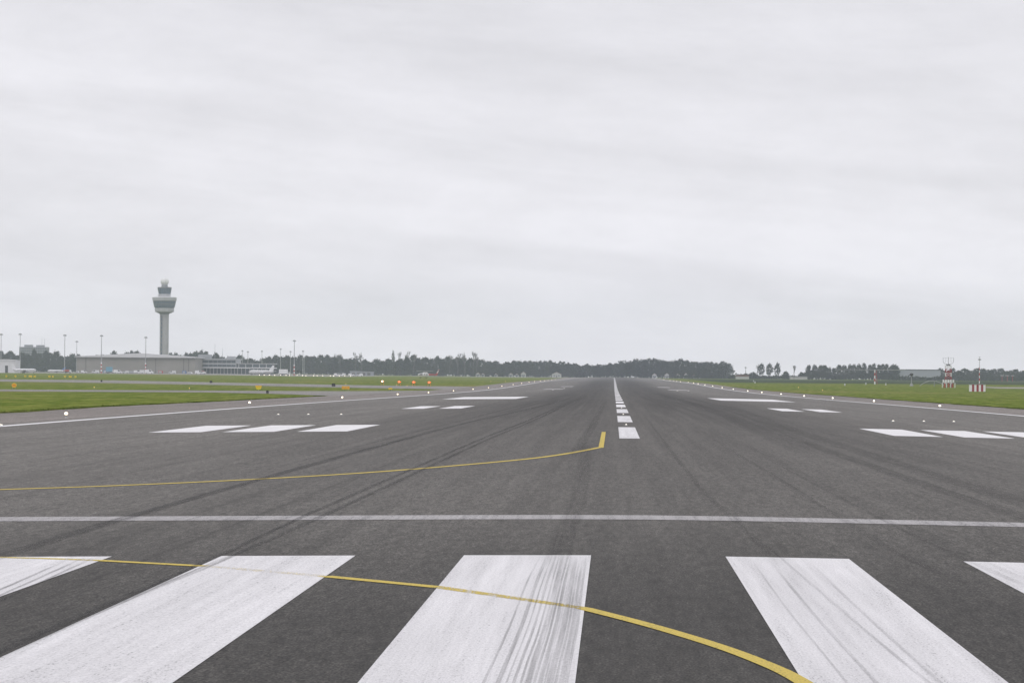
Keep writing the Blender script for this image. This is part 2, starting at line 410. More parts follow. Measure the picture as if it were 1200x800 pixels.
# tyre marks
def tyre_mark(mat, pts, w): ribbon('tyre_mark', mat, pts, w, .0085)
for dx in (0., .34):
    tyre_mark('rubber', [(-5.72 + dx * .3, 22), (-5.68 + dx * .3, 36), (-5.62 + dx * .6, 46.5), (-5.65 + dx, 60), (-5.6 + dx, 74), (-5.55 + dx, 90), (-5.4 + dx, 132), (-4.9 + dx, 218), (-4.7 + dx, 420), (-4.6 + dx, 620)], [.13, .13, .14, .16, .17, .18, .2, .22, .25, .3])
tyre_mark('rubber', [(-8.7, 42), (-8.85, 55), (-8.85, 73), (-8.75, 98), (-8.6, 127), (-8.2, 182), (-7.0, 259), (-6.0, 380), (-5.8, 560)], .36)
tyre_mark('faint_rubber', [(-9.6, 80), (-9.4, 120), (-9, 200), (-8.3, 400), (-8, 700)], .3)
tyre_mark('faint_rubber', [(-.95, 125), (-.9, 106), (-.72, 70), (-.75, 48), (-.8, 40)], .42)
tyre_mark('faint_rubber', [(-1.3, 100), (-1.2, 130), (-1.0, 200), (-1, 400)], .5)
tyre_mark('faint_rubber', [(8.2, 45), (7.9, 62), (7.7, 78), (7.7, 96), (7.75, 119), (8.4, 169), (9.8, 300), (10, 520)], .6)
tyre_mark('faint_rubber', [(8.9, 60), (8.8, 100), (9.2, 170), (10.6, 300), (10.8, 600)], 1.1)
tyre_mark('faint_rubber', [(7.0, 110), (7.4, 170), (8.4, 300), (8.6, 700)], 1.6)
tyre_mark('faint_rubber', [(2.3, 44), (2.15, 60), (2.0, 80), (2.0, 133), (2.1, 230)], .16)
tyre_mark('faint_rubber', [(4.35, 42), (4.2, 50), (4.2, 62), (4.2, 90), (4.1, 150)], .18)
tyre_mark('faint_rubber', [(2.9, 18), (2.62, 30), (2.4, 45), (2.3, 52)], .05)
tyre_mark('faint_rubber', [(5.2, 40), (5.0, 50), (4.9, 70), (4.9, 110)], .12)
for x, w, d in [(-.93, .05, .02), (-.80, .035, .0), (-.68, .07, -.03), (-.58, .05, .02), (-.50, .075, -.02), (-.40, .07, .02), (-1.05, .03, .06), (-.86, .02, .01), (-.74, .025, -.02), (-.63, .03, .01), (-.545, .02, .0), (-.45, .03, .01), (-.36, .03, .0)]:
    tyre_mark('stripe_rubber', [(x - d, 17), (x - .01, 27), (x + .012, 33), (x, 40), (x + d * .6, 46.1)], w)
for x, w in [(1.95, .03), (2.2, .05), (2.75, .05)]:
    tyre_mark('faint_rubber', [(x, 17), (x + .02, 27), (x - .02, 36), (x, 46)], w)
for dx in (0, .16, .30):
    tyre_mark('rubber', [(-7.05 + dx, 30), (-7.28 + dx, 36), (-7.42 + dx, 40), (-7.66 + dx, 46)], .06)

# ------------------------------------------------------------------ lights along the runway
def edge_light(label, x, y, lamp):
    o = thing('runway_edge_light', label, 'runway light', x, y, 0, 'runway edge lights', gz(x, y))
    MB().lathe([(.13, 0), (.13, .02), (.05, .035), (.028, .05), (.028, .17), (.07, .18), (.075, .215), (.06, .22)], 12).build('stem', 'galvanised', o)
    MB().lathe([(.06, .215), (.105, .245), (.118, .30), (.095, .36), (.03, .39)], 14).build('lens', lamp, o, True)
    return o
eL = edge_light('lit warm edge light on short stem, runway side facing the control tower', -37.1, 219, 'lamp_warm')
eR = edge_light('lit white edge light on short stem, runway side facing the lattice antenna', 36.6, 365, 'lamp_white')
for y in (330, 443, 557, 650, 752, 857, 962, 1079, 1198, 1310, 1425, 1530, 1640, 1745, 1840, 1950, 2060): dup(eL, -37.1, y, z=gz(-37.1, y))
for y in (457, 543, 624, 710, 802, 886, 993, 1095, 1199, 1300, 1405, 1486, 1590, 1780, 1880, 1975, 2110, 2360): dup(eR, 36.6, y, z=gz(36.6, y))
def inset(x, y, label, grp, r=.13):
    o = thing('inset_light', label, 'inset light', x, y, 0, grp, gz(x, y) + .004 + 2e-5 * y)
    MB().lathe([(r, -.02), (r, .012), (r * .8, .03), (r * .55, .034)], 12).build('housing', 'galvanised', o)
    MB().lathe([(r * .55, .03), (r * .5, .055), (r * .2, .075)], 10).build('lens', 'lamp_inset', o)
    return o
iL = inset(-23.8, 230, 'small inset touchdown light past the three white bars, tower side', 'inset lights on the tower side')
for x, y in ((-21.6, 229.4), (-19.2, 228.5)): dup(iL, x, y, z=gz(x, y) + .008)
iR = inset(18.4, 214, 'small inset touchdown light past the three white bars, lattice antenna side', 'inset lights on the antenna side')
for x, y in ((20.7, 217), (22.9, 219)): dup(iR, x, y, z=gz(x, y) + .008)
iF = inset(-15.6, 837, 'tiny far inset touchdown light beyond the wide white aiming bars', 'far inset lights', .3)
for x, y in ((-14.4, 948), (16.7, 846), (19.9, 861)): dup(iF, x, y, z=gz(x, y) + .02)
iE = inset(-34.3, 181, 'small inset light set into the white edge line', 'inset lights in the edge line')
dup(iE, -34.9, 183.5, z=gz(-34.9, 183.5) + .008)
iC = inset(XC, 170, 'small inset centreline light between two painted dashes', 'inset centreline lights', .07)
dup(iC, XC, 220, z=gz(XC, 220) + .008); dup(iC, XC, 270, z=gz(XC, 270) + .008)

def approach_unit(x, y, lamp, label, grp=None):
    o = thing('glide_slope_light', label, 'approach light', x, y, 0, grp)
    for sx in (-.4, .4):
        MB().tube((sx, 0, 0), (sx, 0, 1.15), .06).build('leg', 'orange_paint', o)
    MB().box(-.62, .62, -.3, .6, 1.15, 1.6).build('housing', 'orange_paint', o)
    MB().lathe([(.24, 0), (.27, .06), (.23, .12), (.1, .16)], 14).build('lens', lamp, o)
    ln = o.children[-1]; ln.rotation_euler = (R(90), 0, 0); ln.location = (0, -.31, 1.38)
    return o
pw = approach_unit(-81.2, 1138, 'lamp_white', 'glide slope light unit showing white, end of the row of four')
pr = approach_unit(-72.6, 1098, 'lamp_red', 'glide slope light unit showing red on orange legs', 'red glide slope lights')
dup(pr, -67.2, 1090); dup(pr, -61.4, 1080)

# ------------------------------------------------------------------ signs and markers in the grass
def sign(name, x, y, w, h, mat, label, panels=1, legs=.5, round_=False, grp=None):
    o = thing(name, label, 'sign', x, y, 0, grp)
    for sx in (-.32, .32): MB().tube((sx * w, 0, 0), (sx * w, 0, legs + .1), .05).build('leg', 'grey_metal', o)
    for k in range(panels):
        a = -w / 2 + w * k / panels; b = -w / 2 + w * (k + 1) / panels - (.06 if k < panels - 1 else 0)
        m = MB()
        if round_:
            m.prism([(math.cos(i * math.pi / 8) * w / 2, legs + h / 2 + math.sin(i * math.pi / 8) * h / 2) for i in range(16)], -.1, .1)
        else:
            m.prism([(a, legs), (b, legs), (b, legs + h), (a, legs + h)], -.1, .1)
        m.build('panel', mat, o)
        MB().box(a + .12 * w / panels, b - .12 * w / panels, -.125, -.101, legs + h * .3, legs + h * .7).build('legend', 'orange_paint' if panels > 1 or round_ else 'yellow_sign', o)
    return o
sign('marker_board', -138.9, 748, 1.15, 1.05, 'yellow_sign', 'rounded orange marker board in the grass between two taxiways', 1, .25, True)
o = thing('direction_sign', 'yellow sign wide at the top and narrow below, beside the grass tip', 'sign', -83.8, 764)
MB().prism([(-.7, .75), (.7, .75), (.55, .35), (.18, .2), (-.18, .2), (-.55, .35)], -.1, .1).build('panel', 'lemon_sign', o)
MB().prism([(-.75, 1.15), (.75, 1.15), (.7, .76), (-.7, .76)], -.1, .1).build('panel', 'yellow_sign', o)
MB().tube((0, 0, 0), (0, 0, .25), .07).build('leg', 'grey_metal', o)
sign('taxiway_sign', -66.4, 803, 1.9, .75, 'yellow_sign', 'wide orange-yellow taxiway sign of three panels at the taxiway junction', 3, .3)
sign('taxiway_sign', -55.5, 806, .95, .42, 'lemon_sign', 'small lemon yellow sign below the red glide slope lights', 1, .3)
for k, (x, s_) in enumerate([(-286, .7), (-284.4, .6), (-282.6, .75), (-280.5, .9), (-276.4, 1.6), (-272.7, 1.1), (-268.2, 1.0), (-265, .7), (-261.6, 1.), (-257.6, 1.3), (-253.6, .8)]):
    y = 1520 + (k * 37) % 23
    sign('taxiway_sign', x, y, s_, .8, 'lemon_sign', 'tiny yellow taxiway sign in the row before the white jets', 1, .35, grp='yellow signs along the far taxiway')
def marker(x, y, w, h, label, mat='black', grp=None):
    o = thing('marker_box', label, 'marker', x, y, 0, grp)
    MB().prism([(-w / 2, .0), (w / 2, .0), (w / 2, h * .8), (w * .35, h), (-w * .35, h), (-w / 2, h * .8)], -.4, .4).build('case', mat, o)
    MB().box(-w * .3, w * .3, -.43, -.401, h * .2, h * .6).build('face', 'dark_metal' if mat == 'black' else 'grey_metal', o)
marker(-88.9, 1028, 1.1, .95, 'black box marker behind the wide orange-yellow sign')
marker(-150.0, 1205, .9, .8, 'black box marker on the taxiway edge below the hangar')
marker(-191, 1205, .55, .75, 'small dark post marker below the wall of the long hangar')
marker(-66.5, 622, .45, .55, 'small dark marker at the tip of the near grass strip')
for x, y in ((100.9, 1419), (90.8, 2107), (126.5, 1512), (74, 1700), (121, 1560)):
    marker(x, y, .5, .9, 'small pale post in the grass on the lattice antenna side', 'white_metal', 'pale posts in the grass')
def lit_post(x, y, lamp, label, grp, cat, h=.7, r=.28):
    o = thing('taxiway_light', label, cat, x, y, 0, grp)
    MB().lathe([(.2, 0), (.2, .03), (.05, .06), (.05, h)], 8).build('stem', 'grey_metal', o)
    MB().ball((0, 0, h + r * .9), r, 10, 6).build('lens', lamp, o, True)
    return o
ap = lit_post(-266, 2430, 'lamp_white', 'small lit light in the row along the apron edge', 'lights along the apron edge', 'taxiway light', .5, .2)
for k in range(17): dup(ap, -262 + 4.05 * k + (k * 7 % 5) * .3, 2425 - (k % 3) * 6)
am = lit_post(-66.9, 1050, 'lamp_amber', 'small amber light in the grass behind the yellow signs', 'amber lights in the grass', 'taxiway light', .3, .08)
for x, y in ((-93, 1125), (-75, 1120), (-127, 790), (-101, 770), (66, 1160), (33 + 30, 980), (-12 - 38, 1500), (-56, 1480)): dup(am, x, y)

# ------------------------------------------------------------------ control tower
o = thing('control_tower', 'tall concrete control tower with glazed flared cab and white radome', 'control tower', -473.1, 3400)
sh = MB().lathe([(4.75, 0), (4.75, 61.5)], 28).build('shaft', 'tower_concrete', o)
MB().box(-3.2, -1.4, -4.95, -3.4, 2, 60.5).build('stair_slot', 'tower_slot', sh)
for k in range(12): MB().box(-2.9, -1.7, -5.05, -4.951, 6 + k * 4.5, 8.2 + k * 4.5).build('window', 'tower_glass', sh)
MB().lathe([(4.75, 61.5), (5.6, 62.6), (8.2, 63.6), (8.3, 64.0)], 28).build('corbel', 'tower_slot', o)
MB().lathe([(9.3, 64.0), (9.9, 64.6), (10.2, 67.6), (9.9, 68.2)], 32).build('lower_ring', 'tower_panel', o)
g = MB().lathe([(9.7, 68.2), (10.6, 69.0), (12.0, 75.6), (11.6, 75.7)], 32).build('main_cab_glazing', 'tower_glass', o)
for i in range(32):
    a = 2 * math.pi * (i + .5) / 32; c, s_ = math.cos(a), math.sin(a)
    MB().tube((10.65 * c, 10.65 * s_, 69.0), (12.05 * c, 12.05 * s_, 75.6), .11, n=4).build('mullion', 'grey_metal', g)
MB().lathe([(10.8, 71.9), (11.35, 71.9), (11.45, 72.4), (10.8, 72.4)], 32).build('spandrel', 'tower_slot', g)
MB().lathe([(11.7, 75.7), (12.55, 75.9), (12.95, 79.2), (12.2, 79.4)], 32).build('parapet', 'tower_panel', o)
MB().lathe([(12.2, 79.4), (11.9, 79.9), (6.2, 80.1)], 32).build('deck', 'roof_white', o)
MB().lathe([(6.5, 80.1), (6.5, 82.6), (6.1, 83.0)], 24).build('upper_base', 'tower_panel', o)
g = MB().lathe([(6.1, 83.0), (6.3, 83.4), (7.25, 88.9), (7.0, 89.0)], 24).build('upper_cab_glazing', 'tower_glass', o)
for i in range(18):
    a = 2 * math.pi * (i + .5) / 18; c, s_ = math.cos(a), math.sin(a)
    MB().tube((6.35 * c, 6.35 * s_, 83.4), (7.3 * c, 7.3 * s_, 88.9), .09, n=4).build('mullion', 'grey_metal', g)
MB().lathe([(6.8, 89.0), (7.5, 89.1), (7.5, 90.0), (6.9, 90.3), (3.1, 90.5)], 24).build('upper_roof', 'tower_slot', o)
MB().lathe([(3.4, 90.4), (3.4, 92.6)], 20).build('radome_collar', 'grey_metal', o)
MB().ball((0, 0, 96.0), 4.35, 28, 18).build('radome', 'radome', o, True)
for a in (2.4, 4.2, 5.4): MB().tube((10.8 * math.cos(a), 10.8 * math.sin(a), 79.6), (10.8 * math.cos(a), 10.8 * math.sin(a), 82.6), .18).build('aerial', 'white_metal', o)

# ------------------------------------------------------------------ hangar, terminal and other airport buildings
o = thing('hangar', 'long low hangar with beige panel wall and shallow white roof', 'hangar', -428.7, 2900)
w = MB().box(-53.5, 53.5, 0, 55, 0, 14.0).build('wall', 'hangar_wall', o)
n = 18
for k in range(n):
    a = -53.4 + 106.8 * k / n; b = a + 106.8 / n
    for j, (z0, z1) in enumerate(((.3, 4.6), (4.75, 9.2), (9.35, 13.7))): MB().box(a + .1, b - .1, -.16, -.003, z0, z1).build('panel', 'hangar_wall', w)
for x in (-45.2, 9.5, 17.8, 43.0, 47.5): MB().box(x - .3, x + .3, -.5, -.17, 0, 13.9).build('downpipe', 'hangar_line', w)
r_ = MB().prism([(-55, 14.0), (55, 14.0), (55, 14.7), (3, 18.0), (-55, 14.8)], -1.6, 56.5).build('roof', 'roof_white', o)
MB().box(-55.2, 55.2, -1.95, -1.61, 13.3, 14.15).build('gutter', 'hangar_line', r_)

o = thing('terminal_building', 'grey glazed airport building of two storeys beside the beige hangar', 'building', -345.5, 2950)
MB().box(-37, 1.2, 4, 40, 0, 5.2).build('ground_floor', 'glass_blue', o)
for k in range(12): MB().box(-36 + k * 3.2, -35.5 + k * 3.2, 2.8, 3.4, 0, 5.2).build('column', 'facade_pale', o)
MB().box(-38, 34.5, 0, 40, 5.2, 6.1).build('canopy', 'roof_white', o)
f1 = MB().box(-37, 1.0, 1, 40, 6.1, 12.9).build('upper_floor', 'facade_pale', o)
for z0, z1 in ((6.4, 8.6), (9.9, 12.4)):
    for k in range(9): MB().box(-36.6 + k * 4.15, -32.7 + k * 4.15, .85, .997, z0, z1).build('window', 'glass_blue', f1)
MB().box(-38, 1.8, 0, 41, 12.9, 13.9).build('roof', 'facade_pale', o)
MB().box(-34.5, -23, 6, 16, 13.9, 17.6).build('plant_room', 'grey_metal', o)
MB().box(-8, -1, 6, 16, 13.9, 16.2).build('plant_room', 'facade_pale', o)
x1 = MB().box(1.01, 34, 3, 36, 0, 5.2).build('pier', 'glass_blue', o)
for k in range(9): MB().box(2 + k * 3.7, 2.5 + k * 3.7, 2.2, 2.8, 0, 5.2).build('column', 'facade_pale', x1)
pu = MB().box(1.2, 34, 2.5, 36, 6.1, 9.2).build('pier_upper', 'glass_blue', o)
for k in range(5): MB().box(3 + k * 6.3, 3.7 + k * 6.3, 2.2, 2.49, 6.1, 9.2).build('mullion', 'facade_pale', pu)
MB().box(1.9, 35, 1.5, 37, 9.2, 9.9).build('pier_roof', 'facade_pale', o)
for x, h in ((-31.5, 24), (-19.6, 27.5), (-12.5, 23.5)): MB().tube((x, 10, 13.9), (x, 10, h), .22, .1).build('roof_aerial', 'grey_metal', o)

o = thing('cargo_shed', 'plain white shed with a dark door at the apron', 'shed', -472.6, 2500)
MB().box(-9, 9, 0, 22, 0, 9.5).build('wall', 'white_metal', o)
MB().box(1.2, 3.4, -.2, -.003, 0, 5.6).build('door', 'dark_metal', o)
MB().prism([(-9.4, 9.5), (9.4, 9.5), (9.4, 9.9), (0, 10.5), (-9.4, 9.9)], -.6, 22.6).build('roof', 'roof_white', o)
o = thing('tower_block', 'hazy grey office block rising behind the trees by the white shed', 'building', -773.4, 4300)
w = MB().box(-18.8, 18.8, 0, 16, 0, 33.2).build('wall', 'block_wall', o)
for j in range(10):
    for k in range(12): MB().box(-18 + k * 3.03, -15.7 + k * 3.03, -.12, -.003, 1.4 + j * 3.2, 3.0 + j * 3.2).build('window', 'glass_blue', w)
MB().box(-12.5, -2.5, 2, 14, 33.2, 36.0).build('penthouse', 'block_wall', o)
MB().box(3.5, 13, 2, 14, 33.2, 35.8).build('penthouse', 'block_wall', o)
for x in (10.5, 14.2): MB().tube((x, 6, 33), (x, 6, 45), .25, .12).build('aerial', 'grey_metal', o)
o = thing('low_shed', 'low grey shed behind parked white vans', 'shed', -233.6, 3000)
MB().box(-10.5, 10.5, 0, 12, 0, 3.4).build('wall', 'shed_wall', o)
MB().prism([(-11, 3.4), (11, 3.4), (11, 3.8), (-11, 4.3)], -.5, 12.5).build('roof', 'grey_metal', o)
for k in range(4): MB().box(-9 + k * 4.8, -6 + k * 4.8, -.15, -.003, .2, 2.7).build('door', 'hangar_line', o)
o = thing('warehouse', 'large flat grey warehouse behind the field beside the lattice antenna', 'warehouse', 310, 3300)
w = MB().box(-21.5, 21.5, 0, 40, 0, 10.3).build('wall', 'shed_wall', o)
for k in range(10): MB().box(-21.3 + k * 4.27, -17.15 + k * 4.27, -.15, -.003, .3, 9.6).build('panel', 'shed_wall', w)
MB().box(-22, 22, -.5, 40.5, 10.3, 11.1).build('roof', 'dark_metal', o)

def house(x, y, wd, h, rz, label):
    o = thing('house', label, 'house', x, y, rz)
    h *= .75; e = h * .6
    w = MB().prism([(-wd / 2, 0), (wd / 2, 0), (wd / 2, e), (0, h - .25), (-wd / 2, e)], 0, 7).build('wall', 'house_white', o)
    MB().prism([(-wd / 2 - .4, e - .3), (0, h - .2), (wd / 2 + .4, e - .3), (wd / 2 + .4, e), (0, h + .1), (-wd / 2 - .4, e)], -.4, 7.4).build('roof', 'roof_tile', o)
    for sx in (-.25, .25): MB().box(sx * wd - .5, sx * wd + .5, -.1, -.003, 1, 2.4).build('window', 'tower_glass', w)
    MB().box(-.45, .45, -.12, -.004, 0, 2.1).build('door', 'dark_metal', w)
    return o
house(-61.3, 3490, 10.1, 7.8, 0, 'broad white house against the wood near the runway end')
for x, y, wd, h, l in [(-146.5, 3500, 4.5, 6.2, 'small white house in the wood behind the helicopter'), (-141, 3496, 3.2, 5.2, 'narrow white gable beside the small house behind the helicopter'),
      (-127, 3498, 3., 5., 'lone little white gable in the dark wood'), (-111, 3500, 4.2, 6.0, 'white gable at the edge of the wood, one of a close pair'), (-104.5, 3500, 3.4, 5.0, 'lower white gable of a close pair in the wood'),
      (-97.2, 3495, 5.2, 8., 'tall white gable left of the broad white house'),
      (42.8, 3395, 4.6, 7.1, 'white house beneath the tall grove'), (55.8, 3395, 4.5, 7.6, 'white house with trees close on both sides in the grove'),
      (67, 3390, 4.6, 6.6, 'low white house showing between grove trunks'), (75.5, 3390, 3.4, 8.0, 'tall narrow white gable among grove trunks'), (84, 3390, 2.6, 5.6, 'tiny white gable at the thinner end of the grove')]:
    house(x, y, wd, h, 0, l)
o = thing('farm_shed', 'long pale shed in the gap past the end of the grove', 'shed', 126.9, 3200)
MB().box(-6.5, 6.5, 0, 8, 0, 2.6).build('wall', 'house_white', o); MB().prism([(-6.9, 2.6), (6.9, 2.6), (6.2, 4.0), (-6.2, 4.0)], -.4, 8.4).build('roof', 'roof_tile', o)
o = thing('farm_shed', 'long pale shed beside the bare lone tree', 'shed', 187, 3290)
MB().box(-9, 9, 0, 8, 0, 2.3).build('wall', 'house_white', o); MB().prism([(-9.4, 2.3), (9.4, 2.3), (9, 3.1), (-9, 3.1)], -.4, 8.4).build('roof', 'grey_metal', o)
o = thing('farm_shed', 'small grey shed at the foot of the grove end', 'shed', 88, 3390)
MB().box(-3.1, 3.1, 0, 6, 0, 2.6).build('wall', 'facade_pale', o); MB().prism([(-3.5, 2.6), (3.5, 2.6), (0, 3.8)], -.3, 6.3).build('roof', 'grey_metal', o)

# ------------------------------------------------------------------ floodlight masts
def mast(x, y, h, label, banded=False, grp=None, head=1.15):
    o = thing('floodlight_mast', label, 'mast', x, y, 0, grp)
    z0 = 0
    if banded:
        for k in range(6): MB().lathe([(.46, k * 1.5), (.46, k * 1.5 + 1.5)], 10).build('band', 'red_paint' if k % 2 == 0 else 'white_gloss', o)
        z0 = 9
    MB().lathe([(.36, z0), (.2, h - .8)], 10).build('pole', 'galvanised', o)
    hd = MB().lathe([(.4, h - 1.1), (head, h - .75), (head, h - .45), (.25, h)], 12).build('lamp_ring', 'galvanised', o)
    for k in range(8):
        a = math.pi * k / 4; c, s_ = math.cos(a) * head, math.sin(a) * head
        MB().box(c - .3, c + .3, s_ - .3, s_ + .3, h - 1.3, h - .77).build('floodlight', 'grey_metal', hd)
    return o
mast(-484.2, 2550, 31, 'floodlight mast in front of the white shed end wall')
mast(-470.9, 2560, 31.4, 'floodlight mast beside the hazy office block')
mast(-442.1, 2600, 31.2, 'floodlight mast over the trees left of the hangar')
mast(-498.9, 3000, 29.6, 'shorter floodlight mast at the hangar corner')
mast(-412.4, 2600, 31.1, 'floodlight mast with bold red and white foot before the hangar', True)
mast(-383.8, 2650, 30.5, 'floodlight mast with banded foot just right of tower shaft', True)
mast(-261.6, 2650, 29.2, 'tall floodlight mast with red banded foot past the terminal', True)
for x, y, h in ((-339.7, 3300, 26.3), (-349.6, 3500, 25.1), (-316.9, 3300, 24.4), (-390.4, 3400, 24.8), (-386.8, 3420, 23.9), (-369.7, 3400, 24.5), (-334.7, 3500, 18.8)):
    mast(x, y, h, 'thin distant floodlight mast rising over the terminal trees', grp='distant masts behind the terminal', head=.9)

# ------------------------------------------------------------------ aircraft and vehicles
def airliner(label, x, y, rz, L, fin, body='white_gloss', tail_first=1):
    o = thing('airliner', label, 'aircraft', x, y, rz); r = L * .062; z = r * 1.75
    MB().lathe([(.02, -L * .5), (r * .35, -L * .485), (r * .72, -L * .45), (r, -L * .38), (r, L * .2), (r * .75, L * .36), (r * .35, L * .46), (.05, L * .5)], 18, 'x', (0, 0, z)).build('fuselage', body, o, True)
    MB().box(-L * .44, L * .3, -r * 1.01, r * 1.01, z + r * .18, z + r * .34).build('window_row', 'dark_metal', o)
    MB().box(-L * .475, -L * .455, -r * .5, r * .5, z + r * .25, z + r * .55).build('cockpit_window', 'dark_metal', o)
    for s_ in (-1, 1):
        MB().add([(-L * .1, s_ * r * .7, z - r * .5), (L * .09, s_ * r * .7, z - r * .5), (L * .2, s_ * L * .46, z + r * .1), (L * .14, s_ * L * .46, z + r * .1),
                  (-L * .1, s_ * r * .7, z - r * .25), (L * .09, s_ * r * .7, z - r * .35), (L * .2, s_ * L * .46, z + r * .2), (L * .14, s_ * L * .46, z + r * .2)],
                 [(3, 2, 1, 0), (4, 5, 6, 7), (0, 1, 5, 4), (1, 2, 6, 5), (2, 3, 7, 6), (3, 0, 4, 7)]).build('wing', 'white_metal', o)
        MB().lathe([(r * .42, -L * .09), (r * .5, -L * .06), (r * .45, L * .02), (r * .25, L * .05)], 12, 'x', (-L * .02, s_ * L * .17, z - r * .85)).build('engine', 'grey_metal', o)
        MB().add([(L * .38, s_ * r * .3, z + r * .3), (L * .47, s_ * r * .3, z + r * .3), (L * .5, s_ * L * .17, z + r * .5), (L * .46, s_ * L * .17, z + r * .5),
                  (L * .38, s_ * r * .3, z + r * .42), (L * .47, s_ * r * .3, z + r * .42), (L * .5, s_ * L * .17, z + r * .56), (L * .46, s_ * L * .17, z + r * .56)],
                 [(3, 2, 1, 0), (4, 5, 6, 7), (0, 1, 5, 4), (1, 2, 6, 5), (2, 3, 7, 6), (3, 0, 4, 7)]).build('tailplane', 'white_metal', o)
        g = MB().tube((L * .03, s_ * r * 1.1, r * .3), (L * .03, s_ * r * 1.1, z - r * .4), r * .09).build('main_gear', 'grey_metal', o)
        MB().tube((L * .03, s_ * r * 1.1 - r * .2, r * .32), (L * .03, s_ * r * 1.1 + r * .2, r * .32), r * .32, n=12).build('wheel', 'tyre', g)
    MB().prism([(L * .3, z + r * .6), (L * .4, z + r * .5), (L * .48, z + r * .35), (L * .52, z + r * 3.6), (L * .45, z + r * 3.6)], -r * .08, r * .08).build('fin', fin, o)
    g = MB().tube((-L * .38, 0, r * .3), (-L * .38, 0, z - r * .6), r * .08).build('nose_gear', 'grey_metal', o)
    MB().tube((-L * .38, -r * .15, r * .26), (-L * .38, r * .15, r * .26), r * .26, n=12).build('wheel', 'tyre', g)
    return o
airliner('parked white airliner with pale blue-marked fin before the terminal', -287.5, 2640, R(38), 24, 'white_gloss')
airliner('small white jet parked beside the white shed', -452.5, 2478, R(212), 20, 'white_gloss')
airliner('white jet with blue fin parked left of the hangar', -466, 2700, R(4), 15, 'blue_paint')

def van(x, y, rz, label, mat='white_gloss', L=5.2, H_=2.3, grp=None):
    o = thing('van', label, 'van', x, y, rz, grp)
    MB().prism([(-L / 2, .4), (L / 2, .4), (L / 2, H_ * .48), (L * .36, H_ * .55), (L * .22, H_), (-L / 2 + .1, H_), (-L / 2, H_ * .8)], -.95, .95).build('body', mat, o)
    for s_ in (-1, 1): MB().prism([(L * .02, H_ * .56), (L * .30, H_ * .56), (L * .19, H_ * .93), (L * .02, H_ * .93)], s_ * .955, s_ * .975).build('window', 'dark_metal', o)
    MB().add([(L * .367, -.8, H_ * .57), (L * .367, .8, H_ * .57), (L * .24, .8, H_ * .95), (L * .24, -.8, H_ * .95)], [(0, 1, 2, 3)]).build('windscreen', 'dark_metal', o)
    for sx in (-.31, .33):
        for s_ in (-.9, .9): MB().tube((sx * L, s_ - .12, .38), (sx * L, s_ + .12, .38), .38, n=12).build('wheel', 'tyre', o)
    return o
VL = 'white van in the line parked before the low grey shed'
for x, y, rz in ((-230.6, 2700, 0), (-226.6, 2705, 3.1), (-218.5, 2700, .1), (-211.7, 2700, 3.1)): van(x, y, rz, VL, grp='vans before the low shed')
for k, x in enumerate((-446, -437.5, -419.5, -414, -405, -399.5, -392, -374, -352, -346)):
    van(x, 2720 + k * 7 % 30, (k % 2) * 3.1, 'tiny white van on the apron before the hangar', ('white_gloss', 'white_metal')[k % 2], 5 + k % 3, 2.2 + (k % 3) * .4, 'vans on the hangar apron')
van(-379.5, 2640, 0, 'white van with a dark trailer end beside the terminal', 'white_gloss', 7, 3.4)
def truck(x, y, rz, label, boxm, L=9.2, H_=5., cat='truck'):
    o = thing('truck', label, cat, x, y, rz)
    MB().box(-L / 2, L * .27, -1.3, 1.3, 1.3, H_).build('cargo_box', boxm, o)
    c = MB().prism([(L * .29, .6), (L / 2, .6), (L / 2, 1.7), (L * .45, 2.8), (L * .29, 2.8)], -1.2, 1.2).build('cab', 'white_gloss', o)
    for s_ in (-1, 1): MB().prism([(L * .33, 1.8), (L * .46, 1.8), (L * .43, 2.6), (L * .33, 2.6)], s_ * 1.205, s_ * 1.225).build('window', 'dark_metal', c)
    MB().box(-L / 2, L * .48, -1., 1., .6, 1.1).build('chassis', 'dark_metal', o)
    for sx in (-.36, -.2, .38):
        for s_ in (-1.1, 1.1): MB().tube((sx * L, s_ - .16, .5), (sx * L, s_ + .16, .5), .5, n=12).build('wheel', 'tyre', o)
truck(-274.5, 2700, 0, 'tall white box truck beside the airliner', 'white_gloss')
truck(-428.5, 2750, 0, 'sky blue high-sided truck in front of the hangar', 'sky_blue', 7., 5.4)
truck(-455, 2690, 0, 'white truck with red cab side near the blue-finned jet', 'red_paint', 6, 2.6)

for k in range(18):                            # containers and carts standing about the apron
    x = -458 + k * 6.1 + (k * 13 % 7) * .5; y = 2760 + (k * 29) % 60
    o = thing('cargo_container', 'tiny cargo container among the vans on the hangar apron', 'container', x, y, (k * .7) % .5, 'containers on the apron')
    w_, h_ = 2.2 + (k % 4) * .6, 1.7 + (k % 3) * .45
    MB().prism([(-w_ / 2, .35), (w_ / 2, .35), (w_ / 2, h_ * .7), (w_ * .3, h_), (-w_ / 2, h_)], -.9, .9).build('body', ('white_metal', 'galvanised', 'blue_paint', 'white_gloss', 'grey_metal', 'red_paint')[k % 6], o)
    MB().box(-w_ * .42, w_ * .2, -.93, -.902, .45, h_ * .85).build('door', 'facade_pale', o)
    MB().box(-w_ / 2, w_ / 2, -.8, .8, 0, .34).build('dolly', 'dark_metal', o)
o = thing('helicopter', 'white helicopter with red tail standing beyond the grass', 'helicopter', -133.2, 2300, R(3))
fz = .75
MB().ball((-1.5, 0, 1.75 + fz), 1.0, 18, 12, 4.3, 1.15, 1.35).build('fuselage', 'white_gloss', o, True)
MB().prism([(-5.3, 1.75 + fz), (-3.9, 1.6 + fz), (-2.3, 1.6 + fz), (-2.4, 2.55 + fz), (-4.2, 2.45 + fz)], -1.12, 1.12).build('cockpit_glass', 'dark_metal', o)
